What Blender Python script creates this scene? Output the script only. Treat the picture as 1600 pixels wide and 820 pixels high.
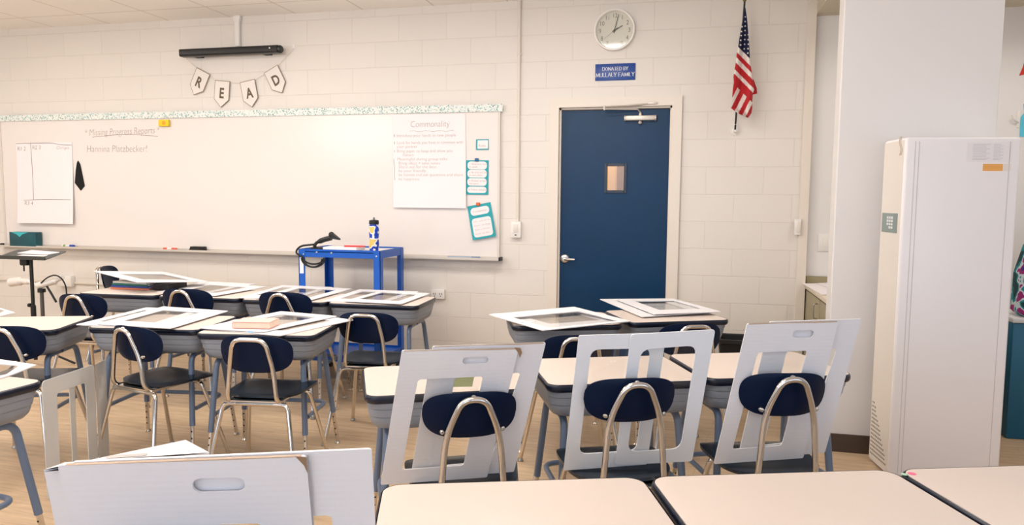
import bpy, bmesh, math, random
from mathutils import Vector, Matrix
random.seed(7)
for o in list(bpy.data.objects): bpy.data.objects.remove(o)
SC = bpy.context.scene
COL = SC.collection
R = math.radians

# ------------------------------------------------------------------ camera
F, YAW, PIT, ROL, EYE = 1142.0, R(13.33), R(4.99), R(0.46), 1.38
FW = Vector((-math.sin(YAW)*math.cos(PIT), math.cos(YAW)*math.cos(PIT), -math.sin(PIT)))
_r = Vector((math.cos(YAW), math.sin(YAW), 0)); _u = _r.cross(FW)
RT = math.cos(ROL)*_r + math.sin(ROL)*_u
UP = math.cos(ROL)*_u - math.sin(ROL)*_r
CAM = Vector((0, 0, EYE))
cd = bpy.data.cameras.new('camera'); cam = bpy.data.objects.new('camera', cd); COL.objects.link(cam)
cam.matrix_world = Matrix(((RT.x, UP.x, -FW.x, 0), (RT.y, UP.y, -FW.y, 0), (RT.z, UP.z, -FW.z, EYE), (0, 0, 0, 1)))
cd.sensor_fit = 'HORIZONTAL'; cd.sensor_width = 36; cd.lens = F/1600*36; cd.clip_start = .02
SC.camera = cam
# ------------------------------------------------------------------ world, lights, exposure
SC.view_settings.view_transform = 'Standard'; SC.view_settings.look = 'None'
SC.view_settings.gamma = 1; SC.view_settings.use_curve_mapping = False
SC.view_settings.exposure = -0.58
W = bpy.data.worlds.new('daylight'); SC.world = W; W.use_nodes = True
W.node_tree.nodes['Background'].inputs[0].default_value = (.80, .90, 1.0, 1)
W.node_tree.nodes['Background'].inputs[1].default_value = 0.6

def area(name, loc, aim, sx, sy, power, color):
    l = bpy.data.lights.new(name, 'AREA'); l.shape = 'RECTANGLE'; l.size = sx; l.size_y = sy
    l.energy = power; l.color = color
    o = bpy.data.objects.new(name, l); COL.objects.link(o); o.location = loc
    o.rotation_euler = (Vector(aim)-Vector(loc)).to_track_quat('-Z', 'Y').to_euler()
    return o
WARM = (1.0, .94, .88); COOL = (.70, .80, 1.0)
for x in (-5.6, -3.2, -0.9):
    for y, pw in ((-.6, 13), (1.6, 18), (3.8, 50)):
        area('ceiling_lamp_or_fill', (x, y, 2.86), (x, y, 0), 1.2, .6, pw, WARM)
area('window_daylight', (-2.0, -3.4, 1.45), (-1.8, 4, .6), 7.5, 1.6, 150, COOL)
area('window_daylight', (2.4, -0.6, 1.7), (-1.8, 2.4, .9), 3.0, 1.6, 34, COOL)
for x in (-5.0, -1.5): area('ceiling_fill_uplight', (x, .4, 2.4), (x, .9, 2.9), 1.6, .3, 60, (1, .96, .91))  # unseen upward fill lights, added to brighten the ceiling
area('ceiling_lamp_or_fill', (1.85, 4.45, 2.86), (1.85, 4.6, 0), .6, .4, 20, WARM)  # fill light added to brighten the alcove and wall behind the partition

# ------------------------------------------------------------------ pixel of the 1600x820 frame -> point on a real plane of the room
def ray(x, y): return FW + RT*((x-800)/F) - UP*((y-410)/F)
def at_z(x, y, z): d = ray(x, y); return CAM + d*((z-EYE)/d.z)
def at_y(x, y, Y): d = ray(x, y); return CAM + d*(Y/d.y)
def on_plane(x, y, p, n): d = ray(x, y); return CAM + d*((p-CAM).dot(n)/d.dot(n))

# ------------------------------------------------------------------ materials
def lin(c):
    return tuple(((v/255)/12.92 if v/255 <= .04045 else ((v/255+.055)/1.055)**2.4) for v in c) + (1,)
MATS = {}
def mat(name, rgb, rough=.5, metal=0.0, noise=None, bump=None, coat=0, spec=.5):
    if name in MATS: return MATS[name]
    m = bpy.data.materials.new(name); m.use_nodes = True; nt = m.node_tree
    b = nt.nodes['Principled BSDF']
    b.inputs['Base Color'].default_value = lin(rgb); b.inputs['Roughness'].default_value = rough
    b.inputs['Metallic'].default_value = metal; b.inputs['Specular IOR Level'].default_value = spec
    if coat: b.inputs['Coat Weight'].default_value = coat; b.inputs['Coat Roughness'].default_value = .08
    if noise:                                   # (scale, strength) mottling of the surface's own colour
        tc = nt.nodes.new('ShaderNodeTexCoord'); n = nt.nodes.new('ShaderNodeTexNoise')
        n.inputs['Scale'].default_value = noise[0]; n.inputs['Detail'].default_value = 5
        mx = nt.nodes.new('ShaderNodeMix'); mx.data_type = 'RGBA'
        k = 1-noise[1]; c = lin(rgb)
        mx.inputs[6].default_value = (c[0]*k, c[1]*k, c[2]*k, 1); mx.inputs[7].default_value = tuple(min(1, v*(1+noise[1]*.6)) for v in c[:3])+(1,)
        nt.links.new(tc.outputs['Object'], n.inputs['Vector']); nt.links.new(n.outputs['Fac'], mx.inputs[0])
        nt.links.new(mx.outputs[2], b.inputs['Base Color'])
    if bump:                                    # (scale, strength)
        tc = nt.nodes.new('ShaderNodeTexCoord'); n = nt.nodes.new('ShaderNodeTexNoise')
        n.inputs['Scale'].default_value = bump[0]; n.inputs['Detail'].default_value = 4
        bp = nt.nodes.new('ShaderNodeBump'); bp.inputs['Strength'].default_value = bump[1]; bp.inputs['Distance'].default_value = .002
        nt.links.new(tc.outputs['Object'], n.inputs['Vector']); nt.links.new(n.outputs['Fac'], bp.inputs['Height'])
        nt.links.new(bp.outputs['Normal'], b.inputs['Normal'])
    MATS[name] = m; return m

def block_mat():
    m = bpy.data.materials.new('painted_block'); m.use_nodes = True; nt = m.node_tree; L = nt.links.new
    b = nt.nodes['Principled BSDF']; b.inputs['Roughness'].default_value = .55
    tc = nt.nodes.new('ShaderNodeTexCoord'); sp = nt.nodes.new('ShaderNodeSeparateXYZ'); cb = nt.nodes.new('ShaderNodeCombineXYZ')
    ad = nt.nodes.new('ShaderNodeMath'); ad.operation = 'ADD'; ad.inputs[1].default_value = .268+.4064*40
    br = nt.nodes.new('ShaderNodeTexBrick'); br.offset = .5; br.offset_frequency = 2
    L(tc.outputs['Object'], sp.inputs[0]); L(sp.outputs[0], ad.inputs[0]); L(ad.outputs[0], cb.inputs[0]); L(sp.outputs[2], cb.inputs[1])
    L(cb.outputs[0], br.inputs['Vector'])
    br.inputs['Scale'].default_value = 1; br.inputs['Brick Width'].default_value = .4064; br.inputs['Row Height'].default_value = .2032
    br.inputs['Mortar Size'].default_value = .0035; br.inputs['Mortar Smooth'].default_value = .6
    br.inputs['Color1'].default_value = lin((226, 219, 210)); br.inputs['Color2'].default_value = lin((224, 217, 208)); br.inputs['Mortar'].default_value = lin((219, 212, 202))
    L(br.outputs['Color'], b.inputs['Base Color'])
    n = nt.nodes.new('ShaderNodeTexNoise'); n.inputs['Scale'].default_value = 60; n.inputs['Detail'].default_value = 6
    L(tc.outputs['Object'], n.inputs['Vector'])
    ml = nt.nodes.new('ShaderNodeMath'); ml.operation = 'MULTIPLY_ADD'; ml.inputs[1].default_value = -1.0
    n2 = nt.nodes.new('ShaderNodeMath'); n2.operation = 'MULTIPLY'; n2.inputs[1].default_value = .35
    L(n.outputs['Fac'], n2.inputs[0]); L(br.outputs['Fac'], ml.inputs[0]); L(n2.outputs[0], ml.inputs[2])
    bp = nt.nodes.new('ShaderNodeBump'); bp.inputs['Strength'].default_value = .45; bp.inputs['Distance'].default_value = .004
    L(ml.outputs[0], bp.inputs['Height']); L(bp.outputs['Normal'], b.inputs['Normal'])
    return m
def floor_mat():
    m = bpy.data.materials.new('oak_planks'); m.use_nodes = True; nt = m.node_tree; L = nt.links.new
    b = nt.nodes['Principled BSDF']; b.inputs['Roughness'].default_value = .38
    tc = nt.nodes.new('ShaderNodeTexCoord'); mp = nt.nodes.new('ShaderNodeMapping'); mp.inputs['Rotation'].default_value = (0, 0, R(8))
    br = nt.nodes.new('ShaderNodeTexBrick'); br.offset = .37
    L(tc.outputs['Object'], mp.inputs[0]); L(mp.outputs[0], br.inputs['Vector'])
    br.inputs['Scale'].default_value = 1; br.inputs['Brick Width'].default_value = 1.2; br.inputs['Row Height'].default_value = .15
    br.inputs['Mortar Size'].default_value = .0012
    br.inputs['Color1'].default_value = lin((206, 178, 144)); br.inputs['Color2'].default_value = lin((188, 158, 124)); br.inputs['Mortar'].default_value = lin((120, 94, 68))
    m2 = nt.nodes.new('ShaderNodeMapping'); m2.inputs['Scale'].default_value = (1.6, 16, 1); m2.inputs['Rotation'].default_value = (0, 0, R(8))
    n = nt.nodes.new('ShaderNodeTexNoise'); n.inputs['Scale'].default_value = 2.2; n.inputs['Detail'].default_value = 8; n.inputs['Roughness'].default_value = .65
    L(tc.outputs['Object'], m2.inputs[0]); L(m2.outputs[0], n.inputs['Vector'])
    rp = nt.nodes.new('ShaderNodeValToRGB'); rp.color_ramp.elements[0].position = .32; rp.color_ramp.elements[1].position = .68
    rp.color_ramp.elements[0].color = lin((166, 136, 104)); rp.color_ramp.elements[1].color = lin((232, 206, 172))
    L(n.outputs['Fac'], rp.inputs[0])
    mx = nt.nodes.new('ShaderNodeMix'); mx.data_type = 'RGBA'; mx.inputs[0].default_value = .5
    L(br.outputs['Color'], mx.inputs[6]); L(rp.outputs[0], mx.inputs[7]); L(mx.outputs[2], b.inputs['Base Color'])
    return m
def ceiling_mat():
    m = bpy.data.materials.new('ceiling_tile'); m.use_nodes = True; nt = m.node_tree; L = nt.links.new
    b = nt.nodes['Principled BSDF']; b.inputs['Roughness'].default_value = .9
    tc = nt.nodes.new('ShaderNodeTexCoord'); mp = nt.nodes.new('ShaderNodeMapping'); mp.inputs['Location'].default_value = (5.659+.6096*20, -5.33+.6096*40, 0)
    br = nt.nodes.new('ShaderNodeTexBrick'); br.offset = 0
    L(tc.outputs['Object'], mp.inputs[0]); L(mp.outputs[0], br.inputs['Vector'])
    br.inputs['Scale'].default_value = 1; br.inputs['Brick Width'].default_value = .6096; br.inputs['Row Height'].default_value = .6096; br.inputs['Mortar Size'].default_value = .006
    br.inputs['Color1'].default_value = lin((246, 242, 237)); br.inputs['Color2'].default_value = lin((245, 241, 235)); br.inputs['Mortar'].default_value = lin((214, 206, 196))
    L(br.outputs['Color'], b.inputs['Base Color'])
    return m
def film_mat(name, tint, gl):
    m = bpy.data.materials.new(name); m.use_nodes = True; nt = m.node_tree; L = nt.links.new
    out = nt.nodes['Material Output']; nt.nodes.remove(nt.nodes['Principled BSDF'])
    t = nt.nodes.new('ShaderNodeBsdfTransparent'); t.inputs[0].default_value = tint
    g = nt.nodes.new('ShaderNodeBsdfGlossy'); g.inputs['Roughness'].default_value = .07
    fr = nt.nodes.new('ShaderNodeLayerWeight'); fr.inputs[0].default_value = .5
    pw = nt.nodes.new('ShaderNodeMath'); pw.operation = 'POWER'; pw.inputs[1].default_value = 4
    ma = nt.nodes.new('ShaderNodeMath'); ma.operation = 'MULTIPLY_ADD'; ma.inputs[1].default_value = gl*.5; ma.inputs[2].default_value = gl*.06
    L(fr.outputs['Facing'], pw.inputs[0]); L(pw.outputs[0], ma.inputs[0])
    mx = nt.nodes.new('ShaderNodeMixShader'); L(ma.outputs[0], mx.inputs[0]); L(t.outputs[0], mx.inputs[1]); L(g.outputs[0], mx.inputs[2]); L(mx.outputs[0], out.inputs[0])
    return m
M_BLOCK, M_FLOOR, M_CEIL = block_mat(), floor_mat(), ceiling_mat()
M_FILM = film_mat('clear_film', (.99, .99, .985, 1), .5)
M_GLASS = film_mat('clear_glass', (.97, .98, .97, 1), .8)
M_PAINT = mat('smooth_wall_paint', (228, 224, 221), .55)
M_TRIMP = mat('trim_paint', (226, 216, 203), .45)
M_BOARD = mat('whiteboard_enamel', (229, 221, 215), .22, spec=.5)
M_ALU = mat('aluminium', (208, 200, 190), .45, .25)
M_NAVY = mat('navy_shell_plastic', (0, 20, 50), .40, bump=(350, .12), spec=.18)
M_SEAT = mat('navy_seat_plastic', (6, 26, 42), .25, bump=(350, .08), spec=.6)
M_BAND = mat('navy_edge_band', (10, 22, 42), .28)
M_CHROME = mat('chrome', (214, 208, 200), .13, 1.0)
M_TOP = mat('beige_laminate', (222, 207, 196), .42, noise=(180, .025))
M_TUB = mat('grey_tub_plastic', (138, 144, 154), .42, noise=(9, .10), bump=(200, .1))
M_LEG = mat('grey_leg_paint', (102, 118, 142), .3)
M_HOLE = mat('dark_hole', (22, 20, 20), .7)
M_CARD = mat('white_card', (232, 230, 232), .6, bump=(26, .25))
_nt = M_CARD.node_tree; _w = _nt.nodes.new('ShaderNodeTexWave'); _w.bands_direction = 'Z'; _w.inputs['Scale'].default_value = 26; _w.inputs['Distortion'].default_value = .6
_tc = _nt.nodes.new('ShaderNodeTexCoord'); _b2 = _nt.nodes.new('ShaderNodeBump'); _b2.inputs['Strength'].default_value = .05; _b2.inputs['Distance'].default_value = .002
_nt.links.new(_tc.outputs['Object'], _w.inputs['Vector']); _nt.links.new(_w.outputs['Fac'], _b2.inputs['Height'])
_old = _nt.nodes['Principled BSDF'].inputs['Normal'].links[0].from_socket; _nt.links.new(_old, _b2.inputs['Normal']); _nt.links.new(_b2.outputs['Normal'], _nt.nodes['Principled BSDF'].inputs['Normal'])
M_PLAS = mat('white_corrugated_plastic', (234, 236, 240), .4)
M_KRAFT = mat('torn_kraft_edge', (150, 120, 92), .8)
M_BLACK = mat('matt_black', (14, 14, 16), .5)
M_BLUE = mat('blue_powder_coat', (8, 84, 178), .35)
M_WHITE = mat('white_plastic', (232, 228, 222), .4)
M_INK = mat('marker_ink', (164, 150, 142), .7)
M_DARKINK = mat('dark_ink', (60, 54, 50), .7)
M_TEAL = mat('teal_card', (18, 156, 166), .55)
M_PAPER = mat('paper', (236, 230, 230), .7)
M_OLIVE = mat('olive_laminate', (158, 148, 118), .5)
M_STEEL = mat('brushed_steel', (178, 174, 166), .32, 1.0)

# ------------------------------------------------------------------ mesh builder
def frame(d):
    d = Vector(d).normalized(); a = Vector((0, 0, 1)) if abs(d.z) < .95 else Vector((1, 0, 0))
    x = d.cross(a).normalized(); return x, d.cross(x).normalized()
def bend(pts, r, n=6):
    P = [Vector(p) for p in pts]; out = [P[0]]
    for i in range(1, len(P)-1):
        a, b, c = P[i-1], P[i], P[i+1]
        da, dc = (a-b), (c-b); k = min(r, da.length*.48, dc.length*.48)
        p, q = b+da.normalized()*k, b+dc.normalized()*k
        for j in range(n+1):
            t = j/n; out.append(p*(1-t)**2 + b*2*t*(1-t) + q*t*t)
    out.append(P[-1]); return out
def rrect(w, d, r, n=6, cx=0, cy=0):
    o = []
    for sx, sy, a0 in ((1, 1, 0), (-1, 1, 90), (-1, -1, 180), (1, -1, 270)):
        for j in range(n+1):
            a = R(a0+90*j/n); o.append((cx+sx*(w/2-r)+r*math.cos(a), cy+sy*(d/2-r)+r*math.sin(a)))
    return o
class MB:
    def __init__(s): s.bm = bmesh.new()
    def box(s, c, size, rz=0, bev=0):
        m = Matrix.Translation(Vector(c)) @ Matrix.Rotation(rz, 4, 'Z') @ Matrix.Diagonal((size[0], size[1], size[2], 1))
        r = bmesh.ops.create_cube(s.bm, size=1, matrix=m)
        if bev:
            ed = list({e for v in r['verts'] for e in v.link_edges})
            bmesh.ops.bevel(s.bm, geom=ed, offset=bev, segments=2, affect='EDGES', profile=.5)
        return s
    def b2(s, x0, x1, y0, y1, z0, z1, bev=0):
        return s.box(((x0+x1)/2, (y0+y1)/2, (z0+z1)/2), (abs(x1-x0), abs(y1-y0), abs(z1-z0)), 0, bev)
    def tube(s, pts, r, seg=10, caps=True, closed=False):
        P = [Vector(p) for p in pts]; n = len(P); rings = []; x = None
        for i, p in enumerate(P):
            t = (P[(i+1) % n]-P[i-1]) if closed else (P[min(i+1, n-1)]-P[max(i-1, 0)])
            t.normalize()
            if x is None: x, _ = frame(t)
            x = (x - t*x.dot(t)).normalized(); y = t.cross(x)
            rr = r[i] if isinstance(r, (list, tuple)) else r
            rings.append([s.bm.verts.new(p + x*math.cos(2*math.pi*k/seg)*rr + y*math.sin(2*math.pi*k/seg)*rr) for k in range(seg)])
        for i in range(n if closed else n-1):
            a, b = rings[i], rings[(i+1) % n]
            for k in range(seg): s.bm.faces.new((a[k], a[(k+1) % seg], b[(k+1) % seg], b[k]))
        if caps and not closed: s.bm.faces.new(rings[0][::-1]); s.bm.faces.new(rings[-1])
        return s
    def loft(s, rings, cap0=True, cap1=True):
        V = [[s.bm.verts.new(p) for p in r] for r in rings]
        for a, b in zip(V, V[1:]):
            k = len(a)
            for i in range(k): s.bm.faces.new((a[i], a[(i+1) % k], b[(i+1) % k], b[i]))
        if cap0: s.bm.faces.new(V[0][::-1])
        if cap1: s.bm.faces.new(V[-1])
        return s
    def lathe(s, prof, c=(0, 0, 0), seg=24, axis='Z', caps=True):
        rings = []
        for r, h in prof:
            ring = []
            for k in range(seg):
                a = 2*math.pi*k/seg; p = (r*math.cos(a), r*math.sin(a), h)
                if axis == 'Y': p = (p[0], p[2], p[1])
                if axis == 'X': p = (p[2], p[0], p[1])
                ring.append(Vector(c)+Vector(p))
            rings.append(ring)
        return s.loft(rings, caps, caps)
    def ball(s, c, r, sc=(1, 1, 1)):
        bmesh.ops.create_uvsphere(s.bm, u_segments=12, v_segments=8, radius=1, matrix=Matrix.Translation(Vector(c)) @ Matrix.Diagonal((r*sc[0], r*sc[1], r*sc[2], 1)))
        return s
    def sheet(s, loops, fn, thick, nrm):
        """flat piece with holes: 2-D loops (first the outline), mapped to space by fn, given a thickness along nrm"""
        tb = bmesh.new(); ed = []
        for lp in loops:
            vs = [tb.verts.new((p[0], p[1], 0)) for p in lp]
            ed += [tb.edges.new((vs[i], vs[(i+1) % len(vs)])) for i in range(len(vs))]
        bmesh.ops.triangle_fill(tb, use_beauty=True, use_dissolve=False, edges=ed, normal=(0, 0, 1))
        tb.verts.index_update(); nrm = Vector(nrm)*thick
        A = {v: s.bm.verts.new(fn(v.co.x, v.co.y)) for v in tb.verts}
        B = {v: s.bm.verts.new(Vector(fn(v.co.x, v.co.y))+nrm) for v in tb.verts}
        for f in tb.faces:
            s.bm.faces.new([A[v] for v in f.verts][::-1]); s.bm.faces.new([B[v] for v in f.verts])
        for e in tb.edges:
            if len(e.link_faces) == 1:
                a, b = e.verts; s.bm.faces.new((A[a], A[b], B[b], B[a]))
        tb.free(); return s
    def disc(s, fn, rings=8, seg=40, thick=.01):
        """closed shell over a disc: fn(r, angle) -> point"""
        tb = bmesh.new(); c = tb.verts.new(fn(0, 0)); prev = None
        for i in range(1, rings+1):
            cur = [tb.verts.new(fn(i/rings, 2*math.pi*k/seg)) for k in range(seg)]
            for k in range(seg):
                if prev: tb.faces.new((prev[k], cur[k], cur[(k+1) % seg], prev[(k+1) % seg]))
                else: tb.faces.new((c, cur[k], cur[(k+1) % seg]))
            prev = cur
        bmesh.ops.recalc_face_normals(tb, faces=tb.faces[:])
        bmesh.ops.solidify(tb, geom=tb.faces[:], thickness=thick)
        me = bpy.data.meshes.new('t'); tb.to_mesh(me); tb.free(); s.bm.from_mesh(me); bpy.data.meshes.remove(me); return s
    def text(s, body, size, fn, align='LEFT', shear=0, thin=0, depth=0.0006, nrm=(0, -1, 0), space=1.0, fit=None):
        c = bpy.data.curves.new('t', 'FONT'); c.body = body; c.size = size; c.align_x = align; c.shear = shear; c.offset = -thin; c.space_character = space; c.resolution_u = 3
        o = bpy.data.objects.new('t', c); COL.objects.link(o); bpy.context.view_layer.update()
        me = bpy.data.meshes.new_from_object(o.evaluated_get(bpy.context.evaluated_depsgraph_get()))
        bpy.data.objects.remove(o); bpy.data.curves.remove(c)
        xs = [v.co.x for v in me.vertices]; k = fit/(max(xs)-min(xs)) if fit else 1
        V = [s.bm.verts.new(Vector(fn(v.co.x*k, v.co.y))+Vector(nrm)*depth) for v in me.vertices]
        for p in me.polygons:
            try: s.bm.faces.new([V[i] for i in p.vertices])
            except ValueError: pass
        bpy.data.meshes.remove(me); return s
    def build(s, name, m, parent=None, origin=(0, 0, 0), smooth=True, recalc=True, angle=35):
        if recalc: bmesh.ops.recalc_face_normals(s.bm, faces=s.bm.faces[:])
        if any(origin): bmesh.ops.translate(s.bm, vec=-Vector(origin), verts=s.bm.verts[:])
        me = bpy.data.meshes.new(name); s.bm.to_mesh(me); s.bm.free()
        for mm in (m if isinstance(m, (list, tuple)) else [m]): me.materials.append(mm)
        if smooth:
            me.polygons.foreach_set('use_smooth', [True]*len(me.polygons)); me.set_sharp_from_angle(angle=R(angle))
        o = bpy.data.objects.new(name, me); COL.objects.link(o)
        if parent: o.parent = parent
        return o
def tag(o, label, cat, group=None, loc=None):
    o['label'] = label; o['category'] = cat
    if group: o['group'] = group
    return o
def thing(name, label, cat, loc=(0, 0, 0), rz=0, group=None):
    o = bpy.data.objects.new(name, None); COL.objects.link(o); o.location = loc; o.rotation_euler = (0, 0, rz); o.empty_display_size = .1
    return tag(o, label, cat, group)
def struct(name, mb, m, smooth=False):
    o = mb.build(name, m, smooth=smooth); o['kind'] = 'structure'; return o
def single(name, mb, m, label, cat, base, group=None, **k):
    o = mb.build(name, m, origin=base, **k); o.location = base; return tag(o, label, cat, group)
def dup(o, parent=None):
    c = o.copy(); COL.objects.link(c)
    if parent: c.parent = parent
    for ch in list(o.children): dup(ch, c)
    return c

# ------------------------------------------------------------------ the room
WY = 5.669; CZ = 2.906; PY = 4.26            # front wall, ceiling, partition plane
DX0, DX1, DZ1 = -.975, -.121, 2.082         # door opening
struct('floor', MB().b2(-7.3, 3.2, -3.8, 7.4, -.1, 0), M_FLOOR)
struct('ceiling', MB().b2(-7.3, 3.2, -3.8, 5.95, CZ, CZ+.08), M_CEIL)
w = MB(); w.b2(-7.3, DX0-.03, WY, WY+.2, 0, CZ); w.b2(DX1+.03, .80, WY, WY+.2, 0, CZ); w.b2(DX0-.03, DX1+.03, WY, WY+.2, DZ1+.03, CZ)
struct('wall_front', w, M_BLOCK)
struct('wall_left', MB().b2(-7.3, -7.1, -3.8, WY, 0, CZ), M_PAINT)
struct('wall_alcove', MB().b2(.86, 3.2, WY+.06, WY+.2, 0, CZ), M_PAINT)
struct('trim_1', MB().b2(.80, .862, WY-.012, WY+.2, 0, CZ), M_TRIMP)
struct('wall_partition', MB().b2(.783, 1.539, PY, PY+.13, 0, CZ, .006), M_PAINT)
struct('wall_right', MB().b2(2.5, 2.65, 2.6, WY+.06, 0, CZ), M_PAINT)
struct('trim_2', MB().b2(.862, 2.5, 4.9, WY+.06, 2.70, CZ), mat('soffit_paint', (206, 198, 176), .6))
struct('baseboard_right', MB().b2(.776, 1.542, PY-.012, PY, 0, .10), mat('brown_vinyl_base', (74, 58, 46), .5))
struct('baseboard_front', MB().b2(-7.1, DX0-.1, WY-.01, WY, 0, .10), mat('brown_vinyl_base', (74, 58, 46), .5))
struct('wall_corridor', MB().b2(-2.4, 1.0, 7.2, 7.3, 0, CZ).b2(-2.4, -2.3, 5.9, 7.2, 0, CZ).b2(.9, 1.0, 5.9, 7.2, 0, CZ), mat('corridor_oak', (228, 180, 122), .5, noise=(3, .1)))
struct('trim_3', MB().b2(-.66, -.60, 7.17, 7.2, 0, 2.3), mat('corridor_oak_strip', (150, 112, 72), .5))
area('corridor_fill_light', (-.6, 6.5, 2.6), (-.6, 6.9, 1.2), .8, .3, 34, WARM)  # unseen fill light, added so the corridor behind the door glass isn't dark
# door frame (steel, painted with the wall) and door
f = MB(); FO = .072
for x0, x1 in ((DX0-FO, DX0), (DX1, DX1+FO)): f.b2(x0, x1, WY-.028, WY+.05, 0, DZ1)
f.b2(DX0-FO, DX1+FO, WY-.028, WY+.05, DZ1, DZ1+FO)
f.b2(DX0-.004, DX0+.014, WY+.012, WY+.08, 0, DZ1).b2(DX1-.014, DX1+.004, WY+.012, WY+.08, 0, DZ1).b2(DX0, DX1, WY+.012, WY+.08, DZ1-.014, DZ1+.002)
struct('trim_4', f, M_TRIMP)
GX0, GX1, GZ0, GZ1 = -.603, -.468, 1.447, 1.639
d = MB(); Y0, Y1 = WY+.03, WY+.075
d.b2(DX0+.016, GX0, Y0, Y1, .01, DZ1-.018).b2(GX1, DX1-.016, Y0, Y1, .01, DZ1-.018).b2(GX0, GX1, Y0, Y1, .01, GZ0).b2(GX0, GX1, Y0, Y1, GZ1, DZ1-.018)
door = struct('door_1', d, mat('dark_blue_door_paint', (0, 50, 86), .36, bump=(30, .18), noise=(5, .2), spec=.25))
k = MB(); t = .017
k.b2(GX0-t, GX0+.004, Y0-.010, Y0+.001, GZ0-t, GZ1+t).b2(GX1-.004, GX1+t, Y0-.010, Y0+.001, GZ0-t, GZ1+t).b2(GX0, GX1, Y0-.010, Y0+.001, GZ1-.004, GZ1+t).b2(GX0, GX1, Y0-.010, Y0+.001, GZ0-t, GZ0+.004)
k.build('window_frame', mat('door_glass_frame', (8, 30, 52), .35), door)
MB().b2(GX0, GX1, Y0+.02, Y0+.024, GZ0, GZ1).build('window_glass', M_GLASS, door)
h = MB(); hx, hz = -.921, .912
h.lathe([(.0, 0), (.034, 0), (.036, -.008), (.030, -.016), (.016, -.020), (.013, -.05), (0, -.05)], (hx, Y0, hz), 28, 'Y')
h.tube(bend([(hx, Y0-.045, hz), (hx+.02, Y0-.052, hz), (hx+.085, Y0-.050, hz-.002)], .02), [.011]*8+[.009], 10)
h.build('door_handle', mat('satin_chrome', (206, 204, 200), .25, 1.0), door)
c = MB(); cx = (-.472, -.245); cz = 1.995
c.box((-.357, Y0-.022, cz), (.215, .044, .036), 0, .006)
for x in (-.470, -.244): c.lathe([(0, -.006), (.022, -.006), (.022, .006), (0, .006)], (x, Y0-.022, cz), 18, 'X')
c.lathe([(0, -.022), (.013, -.020), (.015, -.012), (.010, 0), (0, .004)], (-.357, Y0-.022, cz-.022), 14, 'Z')
c.lathe([(0, 0), (.014, 0), (.012, .014), (.007, .03), (0, .03)], (-.357, Y0-.022, cz+.016), 14, 'Z')
c.build('door_closer', mat('closer_silver', (206, 198, 186), .4, .5), door)
a = MB()
a.tube([(-.357, Y0-.03, cz+.043), (-.375, Y0-.06, cz+.062), (-.62, Y0-.10, cz+.064)], .0055, 8)
a.tube([(-.62, Y0-.10, cz+.082), (-.45, Y0-.08, cz+.088), (-.28, WY-.03, cz+.103)], .0055, 8)
a.tube([(-.62, Y0-.10, cz+.055), (-.62, Y0-.10, cz+.09)], .009, 10); a.box((-.265, WY-.034, cz+.104), (.07, .012, .012), 0, .003)
a.build('closer_arm', mat('closer_silver', (206, 198, 186), .4, .5), door)

# ------------------------------------------------------------------ desks
def loop3(w, dd, r, z, cy): return [(x, y, z) for x, y in rrect(w, dd, r, 6, 0, cy)]
DW, DD, DT = .612, .46, .70
def make_desk():
    t = thing('student_desk', '', 'desk')
    cy = DD/2
    b = MB(); b.loft([loop3(DW-2*i, DD-2*i, max(.05-i, .02), z, cy) for i, z in ((.008, .6785), (.008, .6995), (.011, .700))])
    b.build('desktop', M_TOP, t)
    b = MB(); b.loft([loop3(DW-2*i, DD-2*i, max(.05-i, .02), z, cy) for i, z in ((.006, .6996), (.002, .696), (0, .688), (.001, .678), (.006, .670), (.03, .668))], False, True)
    b.build('edge_band', M_BAND, t)
    b = MB(); b.loft([loop3(DW-2*i, DD-2*i, .06, z, cy) for i, z in ((.008, .669), (.011, .648), (.014, .645), (.014, .638), (.017, .618), (.020, .615), (.020, .607), (.026, .586), (.036, .572), (.055, .564))])
    b.build('book_box', M_TUB, t)
    rl = 'leg'
    for sx in (-1, 1):
        for fr in (0, 1):
            x0 = sx*.225; ya, yb = (.20, .075) if fr == 0 else (.22, .385); foot = (sx*.245, .03, .19) if fr == 0 else (sx*.255, .44, .19)
            foot0 = Vector(foot); top = Vector((x0, yb, .55)); dirn = (foot0-top)
            l = MB().tube(bend([(x0, ya, .552), (x0, yb, .552), foot0], .05), .0145, 12).build('leg', M_LEG, t)
            end = foot0 + dirn.normalized()*(.19-.012)/abs(dirn.normalized().z)
            hb = MB().tube([foot0, end], .0105, 10).lathe([(0, 0), (.017, 0), (.018, .006), (.013, .014), (0, .015)], (end.x, end.y, 0), 12)
            nf = len(hb.bm.faces)
            for q in range(4):
                p = foot0.lerp(end, .15+.2*q); hb.ball(p+Vector((0, -.0095, 0)), .0042)
            hb.bm.faces.ensure_lookup_table()
            for f_ in hb.bm.faces[nf:]: f_.material_index = 1
            hb.build('leg_insert', [M_CHROME, M_HOLE], l)
    b = MB().tube(bend([(-.243, .075, .27), (-.243, .37, .27), (.243, .37, .27), (.243, .075, .27)], .07), .011, 10)
    b.build('foot_brace', M_LEG, t)
    return t
DESK = make_desk(); DESK_USED = []
DESKS = {}
def desk(key, x, y, deg, label, sc=1.0):
    o = DESK if not DESK_USED else dup(DESK); DESK_USED.append(o)
    o.location = (x, y, 0); o.rotation_euler = (0, 0, R(deg)); o.scale = (sc, sc, 1); o['label'] = label; o['group'] = 'student desks'; DESKS[key] = o
    return o
desk('fgA', -.232, 1.225, 19.0, 'bare cream student desk at bottom centre, nearest the camera, with rounded left corner', 1.045)
desk('fgB', .381, 1.436, 19.0, 'middle one of the three bare cream desks in the nearest row', 1.045)
desk('fgC', .993, 1.647, 19.0, 'cream desk cut off by the bottom right corner, with pink and green specks', 1.045)
desk('midL', -.779, 2.404, 26, 'cream desk behind the torn-cornered white shield, left end of the middle row')
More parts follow.
